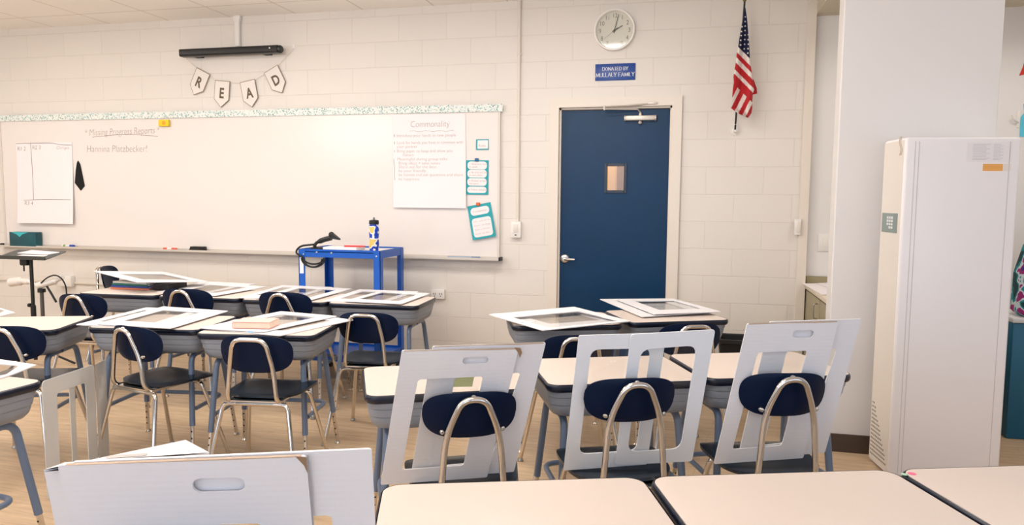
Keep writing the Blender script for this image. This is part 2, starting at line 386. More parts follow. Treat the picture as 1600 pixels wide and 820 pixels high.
desk('midM', -.19, 2.70, 22.5, 'cream desk behind the white plastic shield in the middle of the middle row')
desk('midR', .385, 2.952, 21.5, 'cream desk in front of the white partition, right end of the middle row')
desk('b1', -3.825, 4.245, 3, 'desk in the far row carrying the coloured folders under a tilted shield')
desk('b2', -3.192, 4.262, 3, 'far-row desk second from left, shield lying right of the folder stack')
desk('b3', -2.560, 4.272, 2, 'far-row desk directly in front of the left leg of the blue cart')
desk('b4', -1.937, 4.288, 3, 'right end desk of the far row, grey box side facing the wall outlet')
desk('r2a', -3.375, 2.915, 20, 'mostly bare desk at left edge in the second row on the left')
desk('r2b', -2.705, 3.166, 8.3, 'desk with one white folded shield, left of the desk with the pink book')
desk('r2c', -2.065, 3.175, 9, 'desk with the pink book lying on its folded shields')
desk('P', -.60, 3.875, 20, 'desk before the door, under the shield with the widest clear window')
desk('Q', -.004, 4.185, 26, 'desk right of the door, under a stack of shields')
desk('z', -2.62, 1.75, -5, 'desk cut off by the left edge, heart doodled on its grey box')
ST = MB(); p = at_z(1413, 738, .7005); q = at_z(1424, 740, .7005)
DC = DESKS['fgC']
def to_local(o, v):
    bpy.context.view_layer.update(); return o.matrix_world.inverted() @ Vector(v)
for (x, y, r, mm) in ((1425, 740, .006, mat('pink_ink', (240, 110, 150), .6)), (1413, 741, .005, mat('mint_ink', (176, 214, 186), .6))):
    v = to_local(DC, at_z(x, y, .7001)); MB().lathe([(0, 0), (r*1.6, 0), (r*1.6, .0006), (0, .0008)], (v.x, v.y, v.z), 12).build('ink_spot', mm, DC)
# heart doodle scratched into the box of the left-edge desk
DZ = DESKS['z']; hd = MB(); bx = DW/2-.0215
hp = [(0, 0), (-.022, .022), (-.030, .036), (-.022, .046), (-.008, .042), (0, .030), (.010, .044), (.024, .046), (.030, .034), (.022, .020), (0, 0)]
hd.tube([(bx+.002-.012*(1-(z+.004)/.05), .335+y*1.1, .603+z) for y, z in hp], .0014, 5)
hd.tube([(bx+.002, .335+y, .652+z) for y, z in ((-.045, -.012), (-.025, 0), (-.01, -.006), (.01, .002), (.03, -.004), (.045, 0))], .0012, 5)
hd.build('heart_doodle', M_DARKINK, DZ)

# ------------------------------------------------------------------ chairs
def sup(a, n): 
    c, s = math.cos(a), math.sin(a)
    return math.copysign(abs(c)**(2/n), c), math.copysign(abs(s)**(2/n), s)
def make_chair(bw=.175, bh=.090, bz=.655, wide=False):
    """bw, bh: half size of the backrest, bz: height of its centre"""
    t = thing('school_chair', '', 'chair')
    def back(r, a):
        x, z = sup(a, 3.1); x *= bw*r; z *= bh*r
        if z < 0: x *= 1-.08*abs(z)/bh
        return Vector((x, .012 + .034*(x/bw)**2 - .16*z + .006*(r**6), bz+z))
    MB().disc(back, 9, 48, .009).build('backrest', M_NAVY, t)
    def seat(r, a):
        x, y = sup(a, 3.6); x *= .185*r; y *= .19*r
        z = .462 - .010*(1-(x/.185)**2)*(1-(y/.19)**2) - .022*max(0, (y-.09)/.10)**2 - .004*(r**8)
        return Vector((x*(1+.05*y/.19), .225+y, z))
    MB().disc(seat, 9, 48, .012).build('seat', M_SEAT, t)
    zt, zk = bz+bh-.012, bz-bh*.72; k = bw/.175
    ab, ak, at_ = (.118, .104, .076) if wide else (.118*k, .098*k, .042*k)
    arch = [(-ab, .25, .434), (-ab, -.012, .434), (-ak, -.012, zk), (-at_, -.036, zt), (at_, -.036, zt), (ak, -.012, zk), (ab, -.012, .434), (ab, .25, .434)]
    MB().tube(bend(arch, .045 if wide else .06, 8), .0105, 12).build('back_frame', M_CHROME, t)
    for p in () if wide else ((0, -.024, zt+.004), (-.108*k, .0, zk+.014), (.108*k, .0, zk+.014)):
        MB().lathe([(0, -.016), (.005, -.015), (.0085, -.010), (.0085, 0), (0, 0)], p, 12, 'Y').build('bolt', M_CHROME, t)
    MB().tube([(-.15, .02, .422), (.15, .02, .422)], .0102, 10).tube([(-.15, .29, .422), (.15, .29, .422)], .0102, 10).box((0, .15, .438), (.24, .30, .006)).build('seat_frame', M_CHROME, t)
    for sx in (-1, 1):
        for y0, y1 in ((.02, -.065), (.29, .40)):
            e = Vector((sx*.222, y1, .012))
            l = MB().tube(bend([(sx*.09, y0, .422), (sx*.155, y0, .420), e], .04), .0105, 12).build('leg', M_CHROME, t)
            MB().lathe([(0, 0), (.014, 0), (.016, .004), (.013, .014), (.0105, .02), (0, .02)], (e.x, e.y, 0), 14).build('glide', M_STEEL, l)
    return t
CH = make_chair(); CH_USED = []; CW = make_chair(wide=True); CW_USED = []
def chair(px, py, deg, label, zc=.658, sc=1.0, loc=None, wide=False):
    src, used = (CW, CW_USED) if wide else (CH, CH_USED)
    o = src if not used else dup(src); used.append(o)
    p = at_z(px, py, zc) if loc is None else Vector(loc)
    o.location = (p.x, p.y, 0); o.rotation_euler = (0, 0, R(deg)); o.scale = (sc, sc, sc); o['label'] = label; o['group'] = 'navy school chairs'
    return o
chair(394, 554, 8, 'navy chair at the desk with the pink book, in full view', wide=True)
chair(201, 537, -13, 'navy chair beside the standing translucent panel, turned slightly right')
chair(571, 516, 6, 'navy chair at the right end desk of the far row', .645, wide=True)
chair(440, 479, 3, 'navy chair third from left at the far row, below the blue cart', .69, 1.05)
chair(286, 473, 3, 'navy chair at the far row just right of the coloured folders', .69, 1.05)
chair(121, 480, 4, 'navy chair left of the folder desk, near the black music stand')
chair(5, 537, 16, 'navy chair cut off by the left edge at the second row desk')
chair(162, 429, -68, 'navy chair turned sideways behind the coloured folders, against the wall', .70, 1.04)
chair(905, 552, 20, 'navy chair at the desk before the door, mostly behind the plastic shield', .658, wide=True)
chair(1083, 531, 24, 'navy chair at the desk right of the door, behind the plastic shield', .658, wide=True)
chair(0, 0, 19, 'navy chair under the large nearest white shield at the bottom left', loc=(-.80, .955, 0))

# ------------------------------------------------------------------ desk shields (folding white panels with clear windows)
def quad_round(q, r, n=4):
    """rounded version of a 2-D quad"""
    out = []; m = len(q)
    for i in range(m):
        a, b, c = Vector(q[i-1]), Vector(q[i]), Vector(q[(i+1) % m])
        da, dc = a-b, c-b; k = min(r, da.length*.45, dc.length*.45)
        p, s = b+da.normalized()*k, b+dc.normalized()*k
        for j in range(n+1):
            t = j/n; v = p*(1-t)**2+b*2*t*(1-t)+s*t*t; out.append((v.x, v.y))
    return out
def panel(root, name, P0, u, v, outline, window, slot, m, thick=.004, rr=.008, wr=.012, off=0, origin=(0, 0, 0), film=True):
    """outline, window: quads in panel coordinates; slot: (cx, cy, w, h)"""
    n = u.cross(v).normalized(); P0 = P0 - n*off
    fn = lambda a, b: P0 + u*a + v*b
    loops = [quad_round(outline, rr)]
    if window: loops.append(quad_round(window, wr))
    if slot: 
        cx, cy, w_, h_ = slot; loops.append(rrect(w_, h_, h_*.49, 5, cx, cy))
    o = MB().sheet(loops, fn, thick, -n).build(name, m, root, origin)
    if window and film:
        c = [Vector(p) for p in window]; g = sum(c, Vector((0, 0)))/4
        MB().sheet([[tuple(g+(p-g)*1.06) for p in c]], lambda a, b: fn(a, b)-n*(thick+.0003), .0006, -n).build('clear_film', M_FILM, o)
        bpy.data.objects[-1] if False else None
    return o
SH = 'folding desk shields'
def leaning(label, deg, lean, base_px, zb, panels, m, seat_px=None, name='desk_shield'):
    A, T = R(deg), R(lean)
    u = Vector((math.cos(A), math.sin(A), 0)); nh = Vector((math.sin(A), -math.cos(A), 0))
    v = Vector((0, 0, math.cos(T))) + nh*math.sin(T); n = u.cross(v)
    p0 = at_z(*base_px, zb)
    root = thing(name, label, 'desk shield', p0, 0, SH)
    for i, pd in enumerate(panels):
        off = i*.010
        pp = p0 - n*off
        g = lambda q: ((on_plane(*q, pp, n)-pp).dot(u), (on_plane(*q, pp, n)-pp).dot(v))
        ol = [g(q) for q in pd['o']]; wn = [g(q) for q in pd['w']] if 'w' in pd else None
        sl = None
        if 's' in pd:
            (cx, cy, w_, h_) = pd['s']; a, b = g((cx-w_/2, cy)), g((cx+w_/2, cy)); c_, d_ = g((cx, cy-h_/2)), g((cx, cy+h_/2))
            sl = ((a[0]+b[0])/2, (a[1]+b[1])/2, math.hypot(b[0]-a[0], b[1]-a[1]), abs(c_[1]-d_[1])*1.1)
        o = panel(root, 'front_panel' if i == 0 else 'back_panel', Vector((0, 0, 0))-n*off, u, v, ol, wn, sl, m, .004, pd.get('r', .006), pd.get('wr', .012))
        for ch in o.children: pass
        if 'kraft' in pd:
            a_, b_ = Vector(ol[3]), Vector(ol[2]); h_ = Vector((0, -.0035))
            MB().sheet([[tuple(a_+(b_-a_)*.02), tuple(a_+(b_-a_)*.02+h_), tuple(a_+(b_-a_)*.4+h_*.5), tuple(a_+(b_-a_)*.75+h_*1.3), tuple(a_+(b_-a_)*.98+h_), tuple(a_+(b_-a_)*.98)]], lambda a, b: u*a+v*b+n*.0003-n*off, .0046, -n).build('torn_edge', mat('kraft_edge_pale', (196, 172, 150), .8), o)
        if 'note' in pd:
            sn = MB().sheet([[g(q) for q in pd['note']]], lambda a, b: u*a+v*b-n*(off+.0025), .0006, n).build('tape_patch', mat('yellow_tape', (232, 228, 160), .5), o); sn['label'] = 'pale yellow-green tape patch'
        if 'torn' in pd:
            x, y = g(pd['torn']); 
            MB().sheet([[(x-.016, y+.012), (x+.004, y+.010), (x+.010, y-.006), (x+.004, y-.024), (x-.002, y-.006)]], lambda a, b: u*a+v*b+n*.0004-n*off, .0008, n).build('torn_corner', M_KRAFT, o)
    if seat_px:                                  # the chair whose backrest carries it
        q = on_plane(*seat_px[:2], p0+n*.060, n); c = make_chair(seat_px[2]/2, seat_px[3]/2, q.z)
        c.location = (q.x, q.y, 0); c.rotation_euler = (0, 0, R(deg+seat_px[5])); c['label'] = seat_px[4]; c['group'] = 'navy school chairs'
    return root
ZS = .466
leaning('white cardboard shield with torn corner leaning at left of the middle row', 26, 13, (594.5, 757.5), ZS, [
    dict(o=[(594.5, 757.5), (761, 745.5), (811, 544), (628, 547.5)], w=[(628, 734), (724.5, 727), (755, 588), (653, 593)], s=(743, 563, 40, 10), kraft=1, torn=(811, 548)),
    dict(o=[(641, 749), (803, 737), (853, 535), (676, 541)], w=[(687.6, 728), (766, 721), (813.5, 582), (710.5, 590.5)], kraft=1, note=[(706, 605), (738, 604), (741, 589), (708, 590)])], M_CARD, (738, 651, .302, .150, 'navy chair holding the torn-cornered white cardboard shield', 0))
leaning('smooth white plastic desk shield with large rounded windows, leaning in the middle chair', 22, 11, (880.7, 735), ZS, [
    dict(o=[(961, 727), (1081.5, 720.5), (1117.8, 514.7), (986, 522.5)], w=[(980.4, 706), (1063.4, 701), (1089, 539.4), (1001.5, 546)], wr=.035, r=.012),
    dict(o=[(880.7, 735), (1010.7, 725.5), (1041.4, 520), (904.7, 524)], w=[(904.7, 709.5), (994, 704), (1017, 544), (923.5, 546)], wr=.03, r=.006)], M_PLAS, (991, 627.5, .312, .152, 'navy chair holding the white plastic shield, middle of its row', 0))
leaning('tall white cardboard desk shield with handle slot, leaning in chair nearest the partition', 20, 11, (1115.5, 725), ZS, [
    dict(o=[(1115.5, 725), (1255, 715.5), (1311, 501.5), (1167.7, 505.6)], w=[(1144.5, 702), (1221.7, 695.7), (1261.6, 547.6), (1184, 550.6)], s=(1255, 521.6, 33, 10.5), kraft=1),
    dict(o=[(1152, 719), (1289, 707), (1346.2, 498), (1203, 502.5)], w=[(1193.3, 695.7), (1258, 688), (1308.4, 544), (1229, 549)])], M_CARD, (1232, 619, .300, .154, 'navy chair holding the tall white cardboard shield nearest the partition', -3))
# nearest shield: its bottom rests on the hidden chair, below the frame
A, T = R(19), R(14); u = Vector((math.cos(A), math.sin(A), 0)); nh = Vector((math.sin(A), -math.cos(A), 0)); v = Vector((0, 0, math.cos(T)))+nh*math.sin(T); n = u.cross(v)
pt = at_z(90, 727, .93); LEN = (.93-ZS)/math.cos(T); p0 = pt - v*LEN
near = thing('desk_shield', 'largest white cardboard shield at bottom left, nearest the camera, with oblong handle slot', 'desk shield', p0, 0, SH)
g = lambda q, pp=None: ((on_plane(*q, p0, n)-p0).dot(u), (on_plane(*q, p0, n)-p0).dot(v))
a0 = g((90, 727)); a1 = g((478, 712.5)); sc = g((342, 758)); e1, e2 = g((301, 758)), g((383, 758)); wl, wr_ = g((330, 817)), g((486, 812))
panel(near, 'front_panel', Vector(), u, v, [(a0[0]+.002, 0), (a1[0]+.008, .0), a1, a0], [(a0[0]+.09, .06), (a1[0]-.07, .06), (a1[0]-.085, wl[1]-.004), (a0[0]+.09, wl[1]-.004)], (sc[0], sc[1], (e2[0]-e1[0]), .030), M_CARD, .005, .006)
n2 = -n*.011; g2 = lambda q: ((on_plane(*q, p0+n2, n)-p0-n2).dot(u), (on_plane(*q, p0+n2, n)-p0-n2).dot(v))
b1_, b2_ = g2((112, 722)), g2((580.4, 701.5)); e3 = g2((486, 806))
panel(near, 'back_panel', n2, u, v, [(b1_[0], 0), (b2_[0]+.006, 0), b2_, b1_], [(e3[0]-.16, .06), (e3[0]+.037, .06), (e3[0]+.037, e3[1]), (e3[0]-.16, e3[1])], None, M_CARD, .005, .006)
A_, B_ = Vector(a0), Vector(a1); h_ = Vector((0, -.0011))
MB().sheet([[tuple(A_+(B_-A_)*.03), tuple(A_+(B_-A_)*.03+h_*.6), tuple(A_+(B_-A_)*.4+h_), tuple(A_+(B_-A_)*.75+h_*1.5), tuple(A_+(B_-A_)*.98+h_), tuple(A_+(B_-A_)*.98+Vector((0, .0006))), tuple(A_+(B_-A_)*.5+Vector((0, .0006)))]], lambda a, b: u*a+v*b+n*.0003, .0056, -n).build('torn_edge', mat('kraft_edge_pale', (196, 172, 150), .8), near)
x, y = a1; MB().sheet([[(x-.018, y+.001), (x+.001, y-.002), (x+.001, y-.034), (x-.004, y-.018)]], lambda a, b: u*a+v*b+n*.0004, .0008, n).build('torn_corner', M_KRAFT, near)
MB().sheet([[(x+.001, y), (x+.0035, y), (x+.009, 0), (x+.0065, 0)]], lambda a, b: u*a+v*b-n*.004, .0006, n).build('fold_edge', mat('fold_edge_card', (176, 172, 176), .7), near)
# rear flap folded back, and the left flap
zf = at_z(90, 727, .93).z-.012
fl = [at_z(68.6, 733.5, zf), at_z(102, 722, zf), at_z(327, 706.5, zf), at_z(290, 687, zf)]
mb = MB(); mb.sheet([[(p.x, p.y) for p in fl]], lambda a, b: Vector((a, b, zf)), .004, (0, 0, -1)).build('rear_flap', M_CARD, near, p0)
s_ = at_z(198, 712, zf+.0006); dr = (fl[2]-fl[1]).normalized(); dn = Vector((-dr.y, dr.x, 0))
mb = MB(); mb.sheet([rrect(.068, .014, .0068, 4)], lambda a, b: s_+dr*a+dn*b, .0005, (0, 0, 1)).build('handle_slot', mat('slot_shade', (196, 190, 186), .8), near, p0)
e0 = on_plane(68.6, 734, p0-n*.022, n); l2 = on_plane(98, 737, p0-n*.022, n)
_z = (e0.z+l2.z)/2; e0.z = _z; l2.z = _z; dwn = -v*((_z-ZS)/v.z)
mb = MB(); q = [e0, e0.lerp(l2, 1.0)]
mb.loft([[q[0], q[1], q[1]+Vector((.001, .004, 0)), q[0]+Vector((.001, .004, 0))], [q[0]+dwn, q[1]+dwn, q[1]+dwn+Vector((.001, .004, 0)), q[0]+dwn+Vector((.001, .004, 0))]]).build('side_flap', M_CARD, near, p0)

def flat(label, quads, z0, m=M_CARD, tilt=None, name='desk_shield', group=SH):
    """folded shield lying down; quads: list of dicts with pixel corners (front-left, front-right, back-right, back-left), lowest first"""
    root = None
    for i, qd in enumerate(quads):
        zz = [z0 + i*.007 + dz for dz in qd.get('dz', (0, 0, 0, 0))]
        P = [at_z(*q, zq) for q, zq in zip(qd['o'], zz)]
        if root is None: root = thing(name, label, 'desk shield', sum(P, Vector())/4, 0, group); base = root.location.copy(); base.z = z0; root.location = base
        fn = lambda a, b, P=P: (P[0]*(1-a)*(1-b)+P[1]*a*(1-b)+P[2]*a*b+P[3]*(1-a)*b)
        W_, H_ = (P[1]-P[0]).length, (P[3]-P[0]).length
        un = [[(x/W_, y/H_) for x, y in rrect(W_, H_, .008, 3, W_/2, H_/2)]]
        a0, a1, b0, b1 = qd.get('w', (.2, .8, .17, .78))
        if qd.get('win', True): un.append([(x/W_, y/H_) for x, y in rrect((a1-a0)*W_, (b1-b0)*H_, .012, 3, (a0+a1)/2*W_, (b0+b1)/2*H_)])
        if 's' in qd:
            sa, sb, vert = qd['s']; un.append([(x/W_, y/H_) for x, y in (rrect(.018, .085, .0088, 4, sa*W_, sb*H_) if vert else rrect(.085, .018, .0088, 4, sa*W_, sb*H_))])
        nn = (P[1]-P[0]).cross(P[3]-P[0]).normalized()
        o = MB().sheet(un, fn, .004, nn).build('top_panel' if i == len(quads)-1 else 'lower_panel', m, root, base)
        if qd.get('win', True):
            e = .02
            MB().sheet([[(a0-e, b0-e), (a1+e, b0-e), (a1+e, b1+e), (a0-e, b1+e)]], lambda a, b: fn(a, b)-nn*.0008, .0005, nn).build('clear_film', M_FILM, o, base)
    return root
ZT = .7012
flat('folded white shield on the right end desk of the far row', [
    dict(o=[(505, 471), (600, 473.5), (655, 456), (562, 452.5)], w=(.14, .86, .2, .85)), dict(o=[(537, 471), (627, 475.5), (672, 459), (598, 454)], w=(.12, .84, .2, .84))], ZT)
flat('folded white shield on the far-row desk below the blue cart', [
    dict(o=[(373, 466), (460, 467.5), (520, 449), (441, 446)], w=(.14, .86, .2, .85)), dict(o=[(398, 466), (485, 469.5), (550, 451.5), (468, 447)], w=(.14, .84, .18, .84))], ZT)
flat('folded white shield on the far-row desk just right of the coloured folders', [
    dict(o=[(244, 457), (322, 459), (400, 444), (318, 440)], w=(.16, .84, .2, .85)), dict(o=[(258, 457.5), (336, 462.5), (416, 448.5), (326, 442)], w=(.16, .82, .2, .84))], ZT)
flat('white folded shield on the second-row desk left of the pink book', [
    dict(o=[(118, 508), (235, 513), (320, 485), (229, 481)], w=(.13, .85, .18, .85)), dict(o=[(150, 507), (266, 514), (357, 486.5), (255, 479.5)], w=(.17, .72, .2, .82), s=(.48, .92, False))], ZT)
flat('white folded shields under the pink book on the second-row desk', [
    dict(o=[(318, 514), (437, 525.5), (553, 500.5), (452, 488)], w=(.14, .84, .2, .85)), dict(o=[(310, 513), (410, 519.5), (527, 494.5), (439, 487)], w=(.2, .82, .3, .86))], ZT)
flat('white folded shield with wide clear window on the desk before the door', [
    dict(o=[(768, 491), (848, 514), (983, 503), (905, 483)], w=(.2, .8, .2, .8), dz=(0, 0, 0, 0)), dict(o=[(763, 492), (848, 517), (986, 502.5), (897, 480)], w=(.26, .93, .12, .90), s=(.56, .12, True), dz=(.012, 0, .004, .02))], ZT)
flat('stack of white folded shields on the desk right of the door', [
    dict(o=[(945, 469), (1010, 495), (1118, 488), (1046, 468)], win=False), dict(o=[(937, 468), (1003, 495.5), (1108, 489), (1040, 467)], w=(.2, .85, .2, .85)), dict(o=[(962, 468), (1022, 491.5), (1127, 487.5), (1052, 467)], w=(.16, .78, .22, .9), dz=(.004, .004, .004, .004))], ZT)
flat('white shield sheet on the left-edge desk in front, pointed corner past the desk edge', [
    dict(o=[(-40, 604), (20, 586), (57, 571), (-10, 561)], w=(.1, .7, .2, .8))], ZT)
flat('white shield at the left edge on the mostly bare second-row desk', [
    dict(o=[(-60, 500), (2, 494), (24, 489), (-40, 470)], w=(.1, .8, .3, .9))], ZT)
# tilted shield over the folders
flat('white folded shield tilted up on the coloured folders', [
    dict(o=[(150, 425), (215, 440), (322, 440), (262, 428)], w=(.2, .8, .2, .8), dz=(.035, .01, -.03, -.005)), dict(o=[(146, 424), (214, 441.5), (326, 440.5), (254, 425)], w=(.25, .85, .2, .85), dz=(.045, .012, -.028, .012))], ZT+.062)

# translucent panel standing on the floor
M_TRL = mat('translucent_plastic', (226, 226, 224), .35)
M_TRL.node_tree.nodes['Principled BSDF'].inputs['Alpha'].default_value = .82
tl, tr = at_z(66, 596, .55), at_z(147, 569, .55)
u = Vector((tr.x-tl.x, tr.y-tl.y, 0)); PWD = u.length; u.normalize(); v = Vector((0, 0, 1)); n = u.cross(v)
p0 = Vector((tl.x, tl.y, .002)); HH = .548
pan = thing('desk_shield', 'translucent white plastic shield standing on the floor at left beside a chair', 'desk shield', p0, 0, SH)
def wx_(px): return (on_plane(px, 640, p0, n)-p0).dot(u)
wa, wb_ = wx_(90), wx_(136)
panel(pan, 'front_panel', Vector(), u, v, [(0, 0), (PWD, 0), (PWD, HH), (0, HH)], [(wa, .06), (wb_, .06), (wb_, HH-.075), (wa, HH-.075)], None, M_TRL, .004, .02, .02)
ba, bb_ = wx_(112), wx_(120)
MB().sheet([[(ba, .04), (bb_, .04), (bb_, HH-.06), (ba, HH-.06)]], lambda a, b: u*a+v*b-n*.006, .004, -n).build('window_bar', M_TRL, pan)
e = u*PWD; q1 = at_z(165, 561, .55)-p0; q2 = Vector((q1.x, q1.y, 0)); top = e+v*HH; q1.z = HH
k_ = Vector((.003, -.004, 0)); f0 = Vector((.004, .002, 0))
MB().loft([[e+f0, top+f0, q1, q2], [e+f0+k_, top+f0+k_, q1+k_, q2+k_]]).build('side_panel', M_TRL, pan)

# ------------------------------------------------------------------ things on the desks
# book
bz = ZT+.0125; b0 = at_z(394, 513.5, bz); ang = R(10); bw, bd, bh = .165, .235, .034
rt = thing('book', 'pink hardback book lying on the white shields of a second-row desk', 'book', (b0.x, b0.y, bz), ang)
M_COV = mat('pink_book_cover', (226, 158, 146), .5)
# local: spine on the left (-X); x 0..bw to the right, y 0..bd to the back
M_BCOV = mat('pale_pink_cover', (236, 204, 194), .5)
cv = MB(); cv.b2(-.10, .09, 0, .135, bh-.003, bh, .001).b2(-.10, .09, 0, .135, 0, .003, .001)
cv.tube(bend([(-.10, .0, .0015), (-.108, 0, bh/2), (-.10, 0, bh-.0015)], .012), .0015, 5).build('cover', M_BCOV, rt)
MB().b2(-.098, .088, .004, .131, .003, bh-.003).build('page_block', mat('book_pages', (238, 214, 192), .8), rt)
lp = MB(); 
for (x0, y0, x1, y1) in ((-.10, 0, .09, 0), (.09, 0, .09, .135), (-.10, 0, -.10, .135)):
    lp.tube([(x0, y0, bh-.001), (x1, y1, bh-.001)], .0017, 5).tube([(x0, y0, .0015), (x1, y1, .0015)], .0017, 5)
lp.tube([(-.10, 0, .001), (-.10, 0, bh-.001)], .0017, 5).build('cover_edge', M_COV, rt)
s_ = at_z(391, 518.5, ZT+.013); single('sticky_note', MB().box((s_.x, s_.y, s_.z), (.024, .016, .002), R(8), .0006), mat('cyan_note', (30, 150, 220), .6), 'small cyan sticky note on shield edge in front of the pink book', 'sticky note', (s_.x, s_.y, s_.z-.001))
# folders under the tilted shield
fc = at_z(203, 452.5, ZT); cols = [((214, 120, 84), 'orange-red'), ((40, 70, 150), 'dark blue'), ((16, 104, 92), 'green'), ((206, 204, 196), 'white')]
for i, (cc, nm) in enumerate(cols):
    z = ZT+.0145*i
    t = thing('folder', '%s folder in the stack on the far-left desk, %s' % (nm, ('at the bottom', 'second from bottom', 'third from bottom', 'on top')[i]), 'folder', (fc.x, fc.y, z), R(4-3*i), 'coloured folders')
    MB().box((0, .115, .0015), (.31, .23, .002)).box((0, .115, .012), (.31, .23, .002)).box((0, 0, .0068), (.31, .003, .0125)).build('cover', mat('folder_'+nm, cc, .45), t)
    MB().box((0, .118, .0068), (.30, .215, .008)).build('page_block', M_PAPER, t)
bk = thing('binder', 'black binder end beside the coloured folders on the far-left desk', 'binder', (fc.x+.245, fc.y+.05, ZT), R(4))
MB().box((0, .08, .0235), (.12, .22, .045), 0, .004).build('cover', M_BLACK, bk)

# ------------------------------------------------------------------ blue cart
CX0, CX1, CY0, CY1, CT = -2.826, -2.172, 4.97, 5.42, .992
ct = thing('utility_cart', 'bright blue metal utility cart standing in front of the whiteboard', 'cart', ((CX0+CX1)/2, (CY0+CY1)/2, 0)); og = tuple(ct.location)
def tray(z, hgt):
    m = MB(); t = .004
    m.b2(CX0, CX1, CY0, CY0+t, z-hgt, z).b2(CX0, CX1, CY1-t, CY1, z-hgt, z).b2(CX0, CX0+t, CY0, CY1, z-hgt, z).b2(CX1-t, CX1, CY0, CY1, z-hgt, z).b2(CX0, CX1, CY0, CY1, z-.022, z-.016)
    return m
tp = tray(CT, .06).build('top_tray', M_BLUE, ct, og)
MB().b2(CX0+.006, CX1-.006, CY0+.006, CY1-.006, CT-.016, CT-.012).build('tray_liner', mat('cart_liner', (224, 220, 216), .5), tp, og)
tray(.20, .055).build('lower_tray', M_BLUE, ct, og)
for x, y, sx, sy in ((CX0, CY0, 1, 1), (CX1, CY0, -1, 1), (CX0, CY1, 1, -1), (CX1, CY1, -1, -1)):
    m = MB(); m.b2(x-sx*.003, x+sx*.05, y-sy*.003, y+sy*.001, .10, CT-.005).b2(x-sx*.003, x+sx*.001, y-sy*.003, y+sy*.05, .10, CT-.005)
    lg = m.build('leg', M_BLUE, ct, og)
    ww = MB(); ww.lathe([(0, -.012), (.036, -.012), (.038, -.006), (.038, .006), (.036, .012), (0, .012)], (x+sx*.03, y+sy*.03, .038), 18, 'X').tube([(x+sx*.03, y+sy*.03, .06), (x+sx*.03, y+sy*.03, .11)], .012, 8); ww.build('caster', M_BLACK, lg, og)
    if (sx, sy) == (1, 1): MB().b2(x+.006, x+.038, y-.0045, y-.003, CT-.185, CT-.065).build('paper_label', M_PAPER, lg, og)
for q, (x, z) in enumerate(((-2.68, .968), (-2.56, .966), (-2.79, .95), (-2.20, .95))):
    MB().lathe([(0, -.004), (.007, -.003), (.008, 0), (0, 0)], (x, CY0, z), 10, 'Y').build('bolt', M_CHROME, ct, og)
# bottle
bp = (-2.255, 5.055, CT-.012); bt = thing('water_bottle', 'blue and yellow patterned water bottle with black cap on the blue cart', 'bottle', bp)
BTZ = .232
mbm = bpy.data.materials.new('bottle_print'); mbm.use_nodes = True; nt = mbm.node_tree; b_ = nt.nodes['Principled BSDF']; b_.inputs['Roughness'].default_value = .3
tc = nt.nodes.new('ShaderNodeTexCoord'); vo = nt.nodes.new('ShaderNodeTexVoronoi'); vo.inputs['Scale'].default_value = 22; vo.feature = 'F1'
nz = nt.nodes.new('ShaderNodeTexNoise'); nz.inputs['Scale'].default_value = 17; nz.inputs['Detail'].default_value = 1
nt.links.new(tc.outputs['Object'], nz.inputs[0]); rp = nt.nodes.new('ShaderNodeValToRGB'); rp.color_ramp.interpolation = 'CONSTANT'
el = rp.color_ramp.elements; el[0].position = 0; el[0].color = lin((232, 190, 96)); el[1].position = .42; el[1].color = lin((236, 232, 226))
e_ = el.new(.49); e_.color = lin((16, 62, 180)); e_ = el.new(.66); e_.color = lin((232, 226, 214))
nt.links.new(nz.outputs['Fac'], rp.inputs[0]); nt.links.new(rp.outputs[0], b_.inputs['Base Color'])
MB().lathe([(0, 0), (.033, 0), (.037, .006), (.037, .06), (.034, .10), (.037, .14), (.037, .185), (.031, .205), (0, .206)], (0, 0, 0), 28).build('body', mbm, bt)
MB().lathe([(0, .203), (.036, .203), (.037, .212), (.035, .232), (.012, .236), (0, .236)], (0, 0, 0), 24).build('cap', M_BLACK, bt)
MB().lathe([(0, .234), (.007, .234), (.007, .252), (.004, .254), (0, .254)], (0, 0, 0), 12).build('spout', mat('spout_grey', (120, 120, 122), .4), bt)
# papers on the cart
single('paper_stack', MB().box((-2.53, 5.12, CT+.002), (.26, .2, .026), R(6), .003), M_PAPER, 'low pile of white papers on the blue cart', 'papers', (-2.53, 5.12, CT-.011))
single('red_pen', MB().tube([(-2.50, 5.06, CT+.022), (-2.34, 5.075, CT+.022)], .007, 8), mat('red_pen_plastic', (216, 60, 66), .4), 'red pen lying on the papers on the blue cart', 'pen', (-2.42, 5.065, CT+.0155))
# document camera and its coiled cable at the cart's left end
dcm = thing('document_camera', 'small black document camera with folded arm on the left end of the blue cart', 'document camera', (-2.70, 5.12, CT-.012))
MB().tube(bend([(-.07, -.02, .02), (-.06, -.01, .05), (.0, 0, .075), (.06, .01, .09)], .03), [.012]*8+[.020]*(len(bend([(0,0,0),(1,0,0),(1,1,0),(1,1,1)],.03))-8), 10).build('arm', M_BLACK, dcm)
MB().ball((.065, 0, .115), .022).loft([[(.07, -.02, .13), (.07, .02, .13), (.075, .02, .085), (.075, -.02, .085)], [(.135, -.012, .085), (.135, .012, .085), (.135, .012, .075), (.135, -.012, .075)]]).build('head', M_BLACK, dcm)
MB().lathe([(0, 0), (.05, 0), (.05, .012), (.03, .02), (0, .02)], (-.06, 0, 0), 20).build('base', M_BLACK, dcm)
cbm = MB(); cxp = -2.70; cpy = CY0-.016
for k_, (rx, rz_) in enumerate(((.085, .055), (.095, .075), (.075, .07))):
    cbm.tube([(cxp+rx*math.cos(2*math.pi*j/28)-.0, cpy-.004*k_, CT-.062-.004*k_+rz_*math.sin(2*math.pi*j/28)*.9) for j in range(14, 29)], .0068, 8)
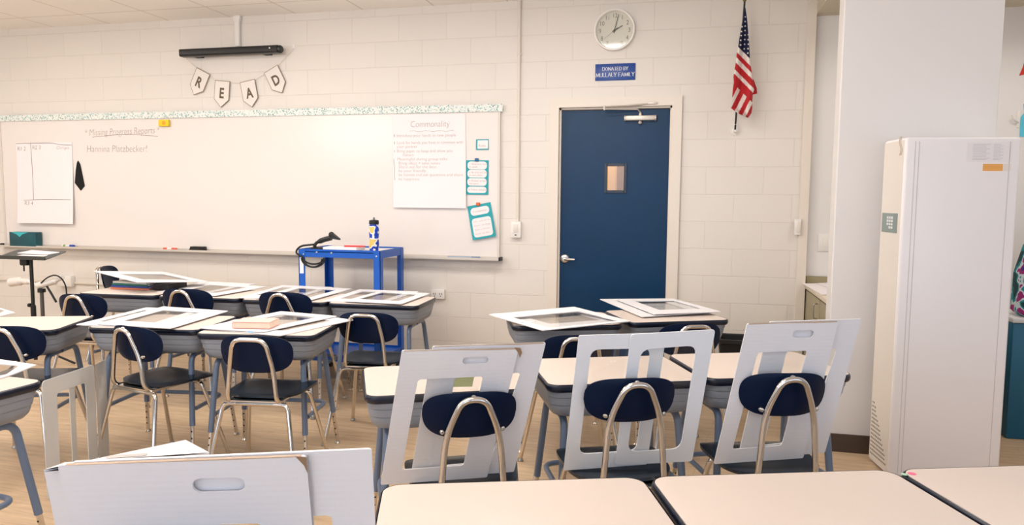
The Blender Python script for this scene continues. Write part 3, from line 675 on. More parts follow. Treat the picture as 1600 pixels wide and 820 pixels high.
cbm.tube(bend([(CX0+.09, 5.05, CT+.03), (CX0-.02, 5.02, CT+.018), (CX0-.03, CY0-.01, CT-.03), (CX0+.04, cpy, CT-.062)], .04), .0075, 8)
single('power_cable', cbm, mat('cable_rubber', (16, 16, 17), .6), 'black coiled cable hanging over the left end of the blue cart', 'cable', (cxp, cpy, CT-.13))

# ------------------------------------------------------------------ whiteboard and what hangs on it
BX0, BX1, BZ0, BZ1 = -6.292, -1.447, .905, 2.075; BY = WY-.022
wb = thing('whiteboard', 'long white marker board on the front wall', 'whiteboard', ((BX0+BX1)/2, WY, BZ0)); og = tuple(wb.location)
MB().b2(BX0, BX1, BY, WY-.001, BZ0, BZ1).build('writing_surface', M_BOARD, wb, og)
m = MB(); t = .014
m.b2(BX0-t*.4, BX0+t, BY-.006, WY-.001, BZ0, BZ1).b2(BX1-t, BX1+t*.4, BY-.006, WY-.001, BZ0, BZ1).b2(BX0, BX1, BY-.006, WY-.001, BZ1-t, BZ1+.002).build('frame', mat('board_frame', (214, 206, 198), .4), wb, og)
TY = BY-.075; m = MB(); m.b2(BX0-.02, BX1+.02, TY, BY, BZ0-.012, BZ0-.004).b2(BX0-.02, BX1+.02, TY-.004, TY, BZ0-.014, BZ0+.004).b2(BX0, BX1, BY-.01, BY, BZ0-.03, BZ0+.012)
m.build('marker_tray', M_ALU, wb, og)
m = MB(); m.b2(BX0-.035, BX0-.018, TY-.006, BY, BZ0-.018, BZ0+.014).b2(BX1+.018, BX1+.032, TY-.006, BY, BZ0-.018, BZ0+.012).build('tray_end_cap', M_BLACK, wb, og)
def onb(x, z, Y=None, rot=0):
    Y = BY if Y is None else Y; c, s = math.cos(rot), math.sin(rot)
    return lambda a, b: Vector((x+a*c-b*s, Y, z+a*s+b*c))
m = MB()
m.text('* Missing Progress Reports *', .085, onb(-5.345, 1.918, rot=.018), shear=.15, thin=.0012, fit=.79)
m.tube([(-5.262+.69*i/10, BY-.0006, 1.905+.020*math.sin(math.pi*i/10)) for i in range(11)], .0022, 4)
m.text('Hannina Platzbecker!', .088, onb(-5.335, 1.772, rot=-.004), shear=.1, thin=.0012, fit=.64)
m.build('marker_writing', M_INK, wb, og, recalc=False)
# border strip
bs = bpy.data.materials.new('floral_border'); bs.use_nodes = True; nt = bs.node_tree; b_ = nt.nodes['Principled BSDF']; b_.inputs['Roughness'].default_value = .6
tc = nt.nodes.new('ShaderNodeTexCoord'); mp = nt.nodes.new('ShaderNodeMapping'); mp.inputs['Scale'].default_value = (1, 1, 1.2)
n1 = nt.nodes.new('ShaderNodeTexVoronoi'); n1.inputs['Scale'].default_value = 62; n2_ = nt.nodes.new('ShaderNodeTexNoise'); n2_.inputs['Scale'].default_value = 40; n3 = nt.nodes.new('ShaderNodeTexNoise'); n3.inputs['Scale'].default_value = 7
for q in (n1, n2_, n3): nt.links.new(mp.outputs[0], q.inputs['Vector'])
nt.links.new(tc.outputs['Object'], mp.inputs[0])
r1 = nt.nodes.new('ShaderNodeValToRGB'); r1.color_ramp.elements[0].position = .26; r1.color_ramp.elements[0].color = (1, 1, 1, 1); r1.color_ramp.elements[1].position = .46; r1.color_ramp.elements[1].color = (0, 0, 0, 1)
nt.links.new(n1.outputs['Distance'], r1.inputs[0])
r2 = nt.nodes.new('ShaderNodeValToRGB'); r2.color_ramp.elements[0].position = .4; r2.color_ramp.elements[0].color = lin((92, 134, 122)); r2.color_ramp.elements[1].position = .6; r2.color_ramp.elements[1].color = lin((150, 196, 200))
nt.links.new(n2_.outputs['Fac'], r2.inputs[0])
mx = nt.nodes.new('ShaderNodeMix'); mx.data_type = 'RGBA'; mx.inputs[6].default_value = lin((226, 230, 224))
nt.links.new(r1.outputs[0], mx.inputs[0]); nt.links.new(r2.outputs[0], mx.inputs[7]); nt.links.new(mx.outputs[2], b_.inputs['Base Color'])
pts = []; N = 160; X0, X1 = -6.31, -1.42
top = [(X0+(X1-X0)*i/N, 2.118+.003*math.sin(i*1.7)) for i in range(N+1)]
bot = [(X0+(X1-X0)*i/N, 2.058+.005*abs(math.sin(i*1.3))) for i in range(N+1)]
single('bulletin_border', MB().sheet([bot+top[::-1]], lambda a, b: Vector((a, BY-.009, b)), .0015, (0, -1, 0)), bs, 'teal and white leaf-patterned border strip along the top of the whiteboard', 'border', ((X0+X1)/2, BY-.009, 2.06))
# chart papers
def curved_paper(name, label, x0, x1, z0, z1, sk=0, lift=.03, nb=12):
    cx = (x0+x1)/2
    t = thing(name, label, 'chart paper', (cx, BY-.002, z1))
    def pos(a, b):   # a across 0..1, b down 0..1
        return Vector((x0+(x1-x0)*a-cx+sk*b, -(.001+lift*b*b), -(z1-z0)*b))
    m = MB(); rings = []
    for i in range(nb+1):
        b = i/nb; rings.append([m.bm.verts.new(pos(a/6, b)) for a in range(7)])
    for r_, s2 in zip(rings, rings[1:]):
        for k_ in range(6): m.bm.faces.new((r_[k_], r_[k_+1], s2[k_+1], s2[k_]))
    bmesh.ops.recalc_face_normals(m.bm, faces=m.bm.faces[:]); bmesh.ops.solidify(m.bm, geom=m.bm.faces[:], thickness=.0008)
    m.build('sheet', M_PAPER, t)
    H_ = z1-z0
    return t, (lambda x, z: (lambda a, b: pos((x+a-x0)/(x1-x0), (z1-(z+b))/H_)+Vector((0, -.0016, 0))))
t, at = curved_paper('chart_paper', 'large white chart sheet with ruled boxes hanging at the left of the whiteboard', -6.112, -5.485, 1.115, 1.862)
m = MB()
def stroke(mb, at, pts, r=.0016): f_ = at(0, 0); mb.tube([f_(x, z)+Vector((0, -.0006, 0)) for x, z in pts], r, 4)
stroke(m, at, [(-6.11, 1.855), (-5.95, 1.858), (-5.72, 1.858), (-5.62, 1.842), (-5.49, 1.835)], .0018); stroke(m, at, [(-5.945, 1.855), (-5.935, 1.6), (-5.925, 1.335)]); stroke(m, at, [(-6.04, 1.33), (-5.8, 1.338), (-5.51, 1.338)])
m.text('R1 2', .052, at(-6.10, 1.79), shear=.1, thin=.001); m.text('R2 3', .052, at(-5.93, 1.80), shear=.1, thin=.001); m.text('Changes', .042, at(-5.66, 1.80), shear=.1, thin=.001); m.text('R3 4', .052, at(-6.03, 1.285), shear=.1, thin=.001)
m.build('marker_writing', M_DARKINK if False else mat('grey_marker', (112, 102, 96), .7), t, recalc=False)
t, at = curved_paper('chart_paper', 'large white chart sheet headed Commonality at the right of the whiteboard', -2.35, -1.728, 1.30, 2.052, .012, .018)
m = MB()
m.text('Commonality', .072, at(-2.195, 1.950), shear=.05, thin=.0012, fit=.33)
stroke(m, at, [(-2.2+.034*i, 1.917+.006*math.sin(i*1.9)) for i in range(12)], .0011)
for z_, tx, ind in ((1.872, 'Introduce your hands to new people', 0), (1.815, 'Look for hands you have in common with', 0), (1.783, 'your partner', 0), (1.748, 'Bring paper to keep and show you', 0), (1.717, 'listen', .05), (1.683, 'Meaningful during group talks', 0), (1.650, 'Bring ideas + take notes', .012), (1.620, 'Share out for the best', .012), (1.588, 'be your friendly', .012), (1.556, 'be honest and ask questions and share', .012), (1.522, 'be happiness', .012)):
    m.text(tx, .034, at(-2.315+ind, z_), thin=.0005, shear=.08, fit=.0148*len(tx))
for z0_, z1_ in ((1.872, 1.895), (1.815, 1.836), (1.752, 1.764)): stroke(m, at, [(-2.335, z0_), (-2.334, z1_)], .0022)
stroke(m, at, [(-2.343, 1.70), (-2.337, 1.62), (-2.335, 1.52)], .0018)
m.build('marker_writing', mat('pale_marker', (176, 164, 158), .7), t, recalc=False)
# teal cards
def card(label, cx, cz, w_, h_, rot, boxes, texts, magnet=None, name='notice_card', lift=.004):
    t = thing(name, label, 'notice card', (cx, BY-.002, cz), 0)
    fn = onb(0, 0, 0, rot)
    MB().sheet([[(-w_/2, -h_/2), (w_/2, -h_/2), (w_/2, h_/2), (-w_/2, h_/2)]], lambda a, b: fn(a, b)+Vector((0, -lift*(.5-b/h_), 0)), .0012, (0, -1, 0)).build('card', M_TEAL, t)
    m = MB(); 
    for (bx_, bz_, bw_, bh_, br_) in boxes: m.sheet([rrect(bw_, bh_, br_, 5, bx_, bz_)], lambda a, b: fn(a, b)+Vector((0, -lift*(.5-b/h_)-.0013, 0)), .0005, (0, -1, 0))
    m.build('white_field', M_PAPER, t)
    m = MB()
    for (x_, z_, s2, tx, al) in texts: m.text(tx, s2, (lambda a, b, x_=x_, z_=z_: fn(x_+a, z_+b)+Vector((0, -lift*(.5-(z_+b)/h_)-.0019, 0))), align=al, thin=.0002)
    m.build('lettering', mat('orange_grey_print', (168, 140, 128), .7), t, recalc=False)
    if magnet: MB().box(fn(magnet[0], magnet[1])+Vector((0, -.008, 0)), (.030, .012, .026), 0, .003).build('magnet', magnet[2], t)
    return t
card('small teal-edged white card reading Rules near the right end of the whiteboard', -1.587, 1.806, .104, .083, 0, [(0.004, 0, .086, .066, .002)], [(0, -.018, .026, 'Rules', 'CENTER')])
card('teal card with four white ovals held by a blue magnet on the whiteboard', -1.629, 1.546, .188, .273, -.01, [(0, .095, .16, .062, .026), (0, .030, .16, .062, .026), (0, -.036, .16, .060, .026), (0, -.098, .16, .050, .024)],
     [(-.066, .100, .020, '1. Raise your hand', 'LEFT'), (-.066, .078, .020, 'to speak', 'LEFT'), (-.066, .034, .020, '2. Be kind and listen', 'LEFT'), (-.066, .012, .020, 'to each other', 'LEFT'), (-.066, -.032, .020, '3. Respect property', 'LEFT'), (-.066, -.054, .020, 'and space', 'LEFT'), (-.066, -.104, .020, '4. Follow directions', 'LEFT')], (-.004, .139, mat('blue_magnet', (8, 92, 140), .4)))
card('tilted teal card with an oval over a square field, held by an orange magnet', -1.588, 1.198, .196, .275, .19, [(0, .085, .155, .062, .028), (0, -.045, .160, .152, .024)],
     [(0, .078, .020, 'Consequences', 'CENTER'), (-.066, .0, .016, 'First - verbal warning', 'LEFT'), (-.066, -.033, .016, 'Second - seat change', 'LEFT'), (-.066, -.066, .016, 'Third - a call home', 'LEFT'), (-.066, -.099, .016, 'Fourth - the office', 'LEFT')], (-.004, .14, mat('orange_magnet', (214, 98, 24), .4)), lift=.02)
e = thing('board_eraser', 'yellow sponge eraser stuck at the top of the whiteboard', 'eraser', (-4.492, BY, 2.018))
MB().box((0, -.014, 0), (.105, .028, .058), 0, .008).build('sponge', mat('yellow_sponge', (232, 204, 40), .7, noise=(40, .15)), e)
MB().lathe([(0, -.0295), (.018, -.0295), (.018, -.0275), (0, -.0275)], (.005, 0, 0), 14, 'Y').build('printed_spot', mat('orange_spot', (226, 160, 40), .6), e)
kt = [(-.008, .135), (.014, .10), (.052, -.095), (.008, -.138), (-.038, -.085), (-.052, -.068), (-.036, .05), (-.020, .115)]
single('felt_pennant', MB().sheet([kt], lambda a, b: Vector((-5.418+a, BY-.001, 1.56+b)), .006, (0, -1, 0)), mat('black_felt', (10, 10, 12), .9), 'black kite-shaped felt piece on the whiteboard beside the left chart sheet', 'felt shape', (-5.418, BY, 1.42))
# tray objects
tz = BZ0-.004
tb = thing('tissue_box', 'dark teal tissue box on the left end of the marker tray', 'tissue box', (-6.01, BY-.045, tz))
bm_ = mat('teal_box_print', (14, 82, 92), .45, noise=(9, .75))
MB().box((0, 0, .066), (.30, .07, .132), 0, .003).build('carton', bm_, tb)
MB().sheet([[(-.10, .0), (.10, .0), (.03, -.02), (.0, -.045), (-.035, -.02)]], lambda a, b: Vector((a-.03, -.0356, .131+b)), .0008, (0, -1, 0)).build('bright_top_print', mat('bright_teal', (60, 184, 192), .5), tb)
mk = thing('dry_erase_marker', 'white and blue marker lying on the marker tray below the left chart sheet', 'marker', (-5.55, BY-.04, tz+.012))
MB().tube([(-.055, 0, 0), (.03, 0, 0)], .011, 10).build('barrel', M_WHITE, mk); MB().tube([(.03, 0, 0), (.075, 0, 0)], .012, 10).build('cap', mat('blue_cap', (30, 66, 170), .4), mk)
MB().tube([(-.04, 0, 0), (-.015, 0, 0)], .0114, 10).build('green_band', mat('green_band', (120, 160, 90), .5), mk)
mk = thing('dry_erase_marker', 'red and white marker lying on the marker tray left of the black eraser', 'marker', (-4.455, BY-.04, tz+.011))
MB().tube([(-.06, 0, 0), (.065, 0, 0)], .010, 10).build('barrel', M_WHITE, mk); MB().tube([(-.065, 0, 0), (-.025, 0, 0)], .0105, 10).tube([(.02, 0, 0), (.066, 0, 0)], .0105, 10).build('cap', mat('red_cap', (220, 92, 70), .4), mk)
mk = thing('dry_erase_marker', 'grey marker lying against the black eraser on the marker tray', 'marker', (-4.285, BY-.04, tz+.009))
MB().tube([(-.055, 0, 0), (.03, 0, 0)], .009, 10).build('barrel', mat('grey_barrel', (186, 182, 178), .4), mk); MB().tube([(.03, 0, 0), (.05, 0, 0)], .0095, 10).build('cap', M_BLACK, mk)
er = thing('felt_eraser', 'black felt eraser on the marker tray', 'eraser', (-4.165, BY-.042, tz))
MB().box((0, 0, .014), (.135, .05, .026), 0, .002).build('felt', mat('dark_felt', (40, 38, 36), .95), er); MB().box((0, 0, .032), (.135, .05, .012), 0, .004).build('handle', M_BLACK, er)
mk = thing('dry_erase_marker', 'slim blue-grey marker at the right end of the marker tray', 'marker', (-1.72, BY-.045, tz+.008))
MB().tube([(-.14, 0, 0), (.06, 0, 0)], .008, 10).build('barrel', mat('slate_barrel', (150, 166, 184), .4), mk); MB().tube([(.06, 0, 0), (.13, 0, 0)], .0085, 10).build('cap', mat('slate_cap', (110, 132, 160), .4), mk)

# ------------------------------------------------------------------ front wall fittings
cl = thing('wall_clock', 'round white wall clock above the blue plaque', 'clock', (-.561, WY, 2.648)); RC = .153
MB().lathe([(RC-.016, -.002), (RC-.016, -.030), (RC-.010, -.042), (RC-.003, -.042), (RC, -.034), (RC, 0), (RC-.016, -.0)], (0, 0, 0), 56, 'Y', False).build('rim', mat('clock_rim', (240, 236, 230), .35), cl)
face = MB().lathe([(0, -.002), (RC-.011, -.002), (RC-.011, -.010), (0, -.010)], (0, 0, 0), 56, 'Y').build('face', mat('clock_face', (232, 224, 212), .6), cl)
m = MB(); MC = mat('clock_print', (70, 62, 56), .6)
for hnum in range(1, 13):
    aa = R(90-30*hnum); rr_ = .110
    m.text(str(hnum), .048, (lambda a, b, aa=aa: Vector((rr_*math.cos(aa)+a*.82, -.0104, rr_*math.sin(aa)-.0165+b))), align='CENTER', thin=.0006)
m.build('numerals', MC, face, recalc=False)
def hand(ang, ln, w_, yy, back=.02): 
    c, s = math.sin(R(ang)), math.cos(R(ang)); return MB().sheet([[(-w_, -back), (w_, -back), (w_*.7, ln), (-w_*.7, ln)]], lambda a, b: Vector((a*s+b*c, yy, -a*c+b*s)), .001, (0, -1, 0))
hand(61, .068, .0035, -.013).build('hour_hand', mat('hand_black', (30, 28, 26), .5), cl); hand(14, .118, .0028, -.015).build('minute_hand', mat('hand_black', (30, 28, 26), .5), cl); hand(232, .098, .0009, -.017, .03).build('second_hand', mat('hand_thin', (120, 100, 92), .5), cl)
MB().lathe([(0, -.020), (.007, -.020), (.007, -.010), (0, -.010)], (0, 0, 0), 14, 'Y').build('hub', M_DARKINK, cl)
MB().lathe([(0, -.0282), (RC-.0165, -.0282), (RC-.0165, -.0275), (0, -.0275)], (0, 0, 0), 48, 'Y').build('glass', M_GLASS, cl)
sg = thing('plaque', 'blue plaque with white lettering above the door', 'plaque', (-.551, WY, 2.279))
MB().b2(-.151, .151, -.008, 0, 0, .124, .0015).build('plate', mat('blue_plaque', (10, 62, 140), .35), sg)
# lettering with serifs
SER = {'D': [[(0, 0), (0, 1)], [(0, 1), (.35, 1), (.62, .8), (.66, .5), (.62, .2), (.35, 0), (0, 0)]], 'O': [[(.38, 1), (.1, .82), (0, .5), (.1, .18), (.38, 0), (.66, .18), (.76, .5), (.66, .82), (.38, 1)]],
 'N': [[(0, 0), (0, 1)], [(0, 1), (.66, 0)], [(.66, 0), (.66, 1)]], 'A': [[(0, 0), (.34, 1)], [(.34, 1), (.7, 0)], [(.15, .36), (.56, .36)]], 'T': [[(.31, 0), (.31, 1)], [(0, 1), (.62, 1)]],
 'E': [[(0, 0), (0, 1)], [(0, 1), (.48, 1)], [(0, .52), (.4, .52)], [(0, 0), (.5, 0)]], 'B': [[(0, 0), (0, 1)], [(0, 1), (.32, 1), (.46, .88), (.44, .64), (.3, .53), (0, .53)], [(.3, .53), (.48, .42), (.5, .14), (.34, 0), (0, 0)]],
 'Y': [[(0, 1), (.31, .46)], [(.62, 1), (.31, .46)], [(.31, .46), (.31, 0)]], 'M': [[(0, 0), (.06, 1)], [(.06, 1), (.4, 0)], [(.4, 0), (.74, 1)], [(.74, 1), (.8, 0)]], 'U': [[(0, 1), (0, .3), (.12, .04), (.33, 0), (.54, .04), (.64, .3), (.64, 1)]],
 'L': [[(0, 1), (0, 0)], [(0, 0), (.48, 0)]], 'F': [[(0, 0), (0, 1)], [(0, 1), (.48, 1)], [(0, .52), (.4, .52)]], 'I': [[(0, 0), (0, 1)]], ' ': []}
ADV = dict(D=.66, O=.76, N=.66, A=.7, T=.62, E=.5, B=.5, Y=.62, M=.8, U=.64, L=.48, F=.48, I=.04); ADV[' '] = .25
def serif_line(mb, s_, hgt, cx, z, y, w_=.11):
    tot = sum(ADV[c]+.19 for c in s_)-.19; x = cx-tot*hgt/2
    for c in s_:
        for st in SER[c]:
            P = [Vector((x+a*hgt, y, z+b*hgt)) for a, b in st]
            for p, q in zip(P, P[1:]):
                dd = q-p; vert = abs(dd.z) > abs(dd.x)*.7; hw = hgt*w_*(.62 if vert else .36)
                nn = Vector((-dd.z, 0, dd.x)).normalized()*hw; e_ = dd.normalized()*hw*.4
                vs = [mb.bm.verts.new(k_) for k_ in (p-nn-e_, q-nn+e_, q+nn+e_, p+nn-e_)]; mb.bm.faces.new(vs)
            for p in (P[0], P[-1]):
                if len(P) == 2 and abs((P[1]-P[0]).z) > abs((P[1]-P[0]).x)*.7:
                    sw = hgt*.13; sh_ = hgt*.035; vs = [mb.bm.verts.new(p+Vector(k_)) for k_ in ((-sw, 0, -sh_), (sw, 0, -sh_), (sw, 0, sh_), (-sw, 0, sh_))]; mb.bm.faces.new(vs)
        x += (ADV[c]+.19)*hgt
m = MB(); serif_line(m, 'DONATED BY', .025, .0, .074, -.0085); serif_line(m, 'MULLALY FAMILY', .0285, 0, .028, -.0085)
m.build('lettering', mat('white_letter', (236, 236, 236), .5), sg, smooth=False)
# black bar and its raceway
sb = thing('sound_bar', 'long black bar mounted on the wall above the READ banner', 'sound bar', (-3.80, WY, 2.60))
SBY = -.085
m = MB(); m.loft([[(x, y-.045+SBY+.045, z) for y, z in rrect(.075, .062, .014, 4)] for x in (-.455, .475)]); m.build('body', mat('satin_black', (12, 12, 14), .4), sb)
MB().lathe([(0, 0), (.033, 0), (.033, .02), (.026, .03), (0, .03)], (.47, SBY, 0), 18, 'X').build('end_cap', mat('grey_black', (30, 36, 36), .4), sb)
MB().ball((.41, SBY-.039, .006), .007).build('indicator_lamp', M_WHITE, sb)
MB().b2(-.36, -.30, -.06, 0, -.03, .03).b2(.30, .36, -.06, 0, -.03, .03).build('wall_bracket', M_BLACK, sb)
m = MB(); m.loft([[(-3.754+x, WY-.018+y*1.0, z) for x, y in rrect(w_, .032, .006, 3)] for z, w_ in ((2.655, .040), (CZ-.05, .046), (CZ-.03, .062), (CZ, .066))])
single('cable_raceway', m, M_WHITE, 'white vertical cable cover from ceiling down to the black bar', 'cable cover', (-3.754, WY, 2.655))
# READ banner
bn = [('R', -4.150, 2.362, -27), ('E', -3.926, 2.262, -6), ('A', -3.656, 2.256, 10), ('D', -3.401, 2.358, 27)]
for ch, x, z, rt_ in bn:
    a_ = R(rt_); rot = Matrix.Rotation(a_, 3, 'Y'); 
    t = thing('banner_pennant', 'white pennant with the letter %s on the string below the black bar' % ch, 'pennant', (x, WY-.012, z), 0, 'banner pennants')
    fn = onb(0, 0, 0, a_); out = [(-.068, .105), (.068, .105), (.068, -.048), (0, -.112), (-.068, -.048)]
    MB().sheet([[(p[0]*1.07, p[1]*1.05) for p in out]], lambda a, b: fn(a, b), .003, (0, -1, 0)).build('burlap_edge', mat('burlap', (150, 132, 106), .9), t)
    MB().sheet([out], lambda a, b: fn(a, b)+Vector((0, -.0031, 0)), .0006, (0, -1, 0)).build('panel', mat('pennant_white', (230, 222, 214), .7), t)
    MB().text(ch, .120, (lambda a, b: fn(a*.78, b-.036)+Vector((0, -.0042, 0))), align='CENTER', thin=-.0035).build('letter', mat('bronze_letter', (96, 82, 58), .6), t, recalc=False)
def on_banner(x, z, rt_, sx): f_ = onb(x, z, WY-.012, R(rt_)); return f_(sx*.062, .100)
P = [Vector((-4.272, WY-.012, 2.575))]
for ch, x, z, rt_ in bn: P += [on_banner(x, z, rt_, -1), on_banner(x, z, rt_, 1)]
P += [Vector((-3.243, WY-.012, 2.605))]
single('banner_string', MB().tube(bend(P, .02, 3), .0014, 5), mat('string', (214, 200, 180), .8), 'thin pale string carrying the READ pennants', 'string', (-3.75, WY-.012, 2.35))
for x, z, lb in ((-4.278, 2.60, 'left'), (-3.240, 2.625, 'right')):
    t = thing('adhesive_hook', 'small white adhesive hook holding the %s end of the READ string' % lb, 'hook', (x, WY, z))
    MB().b2(-.012, .012, -.004, 0, -.03, .03, .002).build('pad', M_WHITE, t); MB().tube(bend([(0, -.003, -.01), (0, -.02, -.02), (0, -.022, -.004)], .006), .004, 8).build('hook', M_WHITE, t)
# conduit and box right of the board
cdt = thing('wall_conduit', 'thin painted conduit running down the wall left of the door', 'conduit', (-1.296, WY, 1.19))
m = MB(); m.tube([(0, -.014, .0), (0, -.014, CZ-1.19)], .011, 10); m.build('pipe', M_TRIMP, cdt)
MB().b2(-.018, .018, -.018, 0, 1.30, 1.318, .003).build('strap', M_TRIMP, cdt)
bx_ = thing('wall_switch', 'white switch box at the foot of the wall conduit', 'switch box', (-1.306, WY, 1.072))
MB().b2(-.040, .040, -.042, 0, 0, .126, .005).build('box', M_WHITE, bx_); MB().b2(-.018, .018, -.048, -.041, .045, .108, .003).build('rocker', mat('rocker', (222, 214, 206), .4), bx_); MB().b2(-.008, .008, -.0435, -.041, .018, .026).build('sensor', M_DARKINK, bx_)
ot = thing('wall_outlet', 'white double outlet low on the wall right of the far desks', 'outlet', (-1.96, WY, .557))
MB().b2(-.058, .058, -.035, 0, 0, .078, .004).build('box', M_WHITE, ot)
m = MB()
for x in (-.026, .026):
    m.b2(x-.010, x-.006, -.0365, -.034, .035, .050).b2(x+.006, x+.010, -.0365, -.034, .035, .050).ball((x, -.035, .024), .004)
m.build('socket_slots', M_HOLE, ot)
rw = thing('wall_raceway', 'long white horizontal cable raceway low on the wall at left', 'raceway', (-6.0, WY, .56))
MB().b2(-1.1, .38, -.022, 0, 0, .035, .004).build('channel', M_TRIMP, rw); MB().b2(.38, 1.35, -.016, 0, -.006, .012, .003).build('narrow_channel', M_TRIMP, rw); MB().b2(.30, .46, -.05, 0, -.03, .072, .006).build('junction_box', M_WHITE, rw)
# flag
fr = thing('flag', 'small American flag hanging from an angled pole on the wall right of the door', 'flag', (.332, WY, 1.885))
fb = Vector((.332, WY, 1.885)); FY = 5.50
tp = at_y(1163.5, 3, FY); bs_ = at_y(1149, 197, WY-.05)
MB().lathe([(0, 0), (.030, 0), (.030, -.006), (.010, -.010), (.009, -.05), (0, -.05)], (0, 0, 0), 20, 'Y').build('wall_bracket', mat('bracket_clear', (226, 222, 214), .35), fr)
MB().tube([Vector((0, -.035, -.005)), bs_-fb, tp-fb], .0065, 8).build('pole', M_BLACK, fr)
MB().lathe([(0, 0), (.012, .004), (.013, .02), (.008, .035), (.014, .06), (.006, .10), (0, .13)], tp-fb, 14).build('finial', mat('brass', (120, 100, 60), .35, 1.0), fr)
Lft = [(40, 388), (110, 376), (190, 362), (250, 353), (290, 345), (340, 340), (365, 335), (410, 328), (440, 330), (480, 324), (540, 320), (578, 316), (604, 350), (628, 402)]
Rgt = [(40, 392), (100, 401), (180, 408), (250, 413), (312, 416), (340, 419), (410, 430), (440, 436), (470, 441), (500, 432), (540, 429), (578, 429), (604, 424), (628, 408)]
def interp(T_, y):
    for (a, x0), (b, x1) in zip(T_, T_[1:]):
        if a <= y <= b: return x0+(x1-x0)*(y-a)/(b-a)
    return T_[-1][1]
def flagcol(x, y):
    if y < 250 + (x-353): return 1                       # canton
    seam = 434 + (x-330)*1.0                             # upper fold over the lower part
    if y < seam+14:
        s_ = (y-(250+(x-353)*1.02))
        edges = [35, 65, 96, 138, 164]
        k_ = sum(s_ > e_ for e_ in edges)
        if k_ >= 5: return 2
        return 0 if k_ % 2 == 0 else 2
    s_ = (x + .5*(y-470)) - 348
    edges = [0, 21, 49, 74, 100, 122]
    k_ = sum(s_ > e_ for e_ in edges)
    return 2 if k_ % 2 == 0 else 0
m = MB(); NY, NX = 190, 44; rows = []
def fpos(px, py):
    w_ = 1050+px/3.418; h_ = py/3.418
    return w_, h_
for i in range(NY+1):
    y = 40+(628-40)*i/NY; row = []
    for j in range(NX+1):
        a_ = j/NX; x = interp(Lft, y)*(1-a_)+interp(Rgt, y)*a_
        w_, h_ = fpos(x, y)
        amp = .004+.028*min(1, i/NY*1.6)
        dep = FY-.022 + .07*(i/NY) - amp*(1+math.sin(a_*7.5+i/NY*2.2)) + .03*(a_-.5)**2
        row.append((m.bm.verts.new(at_y(w_, h_, dep)-fb), x, y))
    rows.append(row)
for i in range(NY):
    for j in range(NX):
        q = (rows[i][j], rows[i][j+1], rows[i+1][j+1], rows[i+1][j])
        f_ = m.bm.faces.new([v[0] for v in q]); f_.material_index = flagcol(sum(v[1] for v in q)/4, sum(v[2] for v in q)/4)
FLAGM = m; FMATS = ([mat('flag_white', (228, 220, 212), .8), mat('flag_navy', (16, 26, 62), .8), mat('flag_red', (182, 26, 34), .8)])
m = MB(); rp_ = [(455, 500), (452, 470), (432, 415), (418, 340), (417, 400), (425, 460), (432, 505)]
m.sheet([rp_[::-1]], lambda x, y: at_y(*fpos(x, y), FY+.045)-fb, .002, (0, -1, 0)).build('rear_fold', mat('flag_red', (182, 26, 34), .8), fr)
m = FLAGM
for (sx_, sy_) in ((391, 90), (390, 115), (374, 143), (391, 139), (371, 168), (390, 163), (369, 190), (390, 187), (408, 185), (367, 215), (389, 211), (407, 212), (366, 240), (388, 236), (408, 236), (386, 261), (406, 260), (405, 284)):
    i = (sy_-40)/(588)
    xl, xr = interp(Lft, sy_), interp(Rgt, sy_); a_ = (sx_-xl)/max(1, xr-xl)
    dep = FY-.022+.07*i-(.004+.028*min(1, i*1.6))*(1+math.sin(a_*7.5+i*2.2))+.03*(a_-.5)**2-.004
    vs = []
    for k_ in range(10):
        rr_ = (6.2 if k_ % 2 == 0 else 2.6); an = R(90+36*k_); vs.append(m.bm.verts.new(at_y(*fpos(sx_+rr_*math.cos(an), sy_-rr_*math.sin(an)), dep)-fb))
    m.bm.faces.new(vs)
m.build('cloth', FMATS, fr, angle=80)
MB().lathe([(0, 0), (.008, 0), (.008, .006), (0, .006)], bs_-fb+Vector((.001, .0, .03)), 10).lathe([(0, 0), (.008, 0), (.008, .006), (0, .006)], bs_-fb+Vector((.0, .0, .01)), 10).build('pole_ring', M_WHITE, fr)

# ------------------------------------------------------------------ alcove on the right
KZ = .775
kx0, kx1, ky0, ky1 = .865, 1.45, 4.43, WY+.055
cb_ = thing('base_cabinet', 'olive base cabinet in the alcove behind the white partition', 'cabinet', (1.17, 5.0, 0))
og = (1.17, 5.0, 0)
MB().b2(kx0+.02, kx1, ky0, ky1, .09, KZ-.03).b2(kx0+.06, kx1, ky0, ky1, 0, .09).build('body', M_OLIVE, cb_, og)
for i in range(2):
    y0 = ky0+.02+i*.66; dr_ = MB().b2(kx0+.006, kx0+.02, y0, y0+.63, .11, KZ-.045, .002).build('door', M_OLIVE, cb_, og); MB().tube(bend([(kx0+.006, y0+.05, .6), (kx0-.02, y0+.05, .6), (kx0-.02, y0+.05, .7), (kx0+.006, y0+.05, .7)], .012), .004, 8).build('handle', M_STEEL, dr_, og)
ctp = MB().b2(kx0-.005, kx1, ky0-.02, ky1, KZ-.03, KZ, .004)
single('countertop', ctp, mat('cream_counter', (222, 208, 186), .4), 'cream countertop with olive backsplash in the alcove', 'countertop', (1.16, 5.0, KZ-.03))
bso = MB().b2(kx0+.01, kx1, ky1-.018, ky1, 0, .055).build('backsplash', mat('olive_backsplash', (150, 140, 106), .5), [o for o in bpy.data.objects if o.name == 'countertop'][0])
bso.location = (-1.16, -5.0, KZ-(KZ-.03))
pz = KZ+.002
q = [at_z(1254, 443.5, pz), at_z(1284, 461, pz), at_z(1320, 459, pz), at_z(1292, 443, pz)]
def sheet_obj(name, q, th, m_, label, cat, group=None):
    c = sum(q, Vector())/len(q); return single(name, MB().sheet([[(p.x, p.y) for p in q]], lambda a, b: Vector((a, b, q[0].z)), th, (0, 0, 1)), m_, label, cat, tuple(c), group)
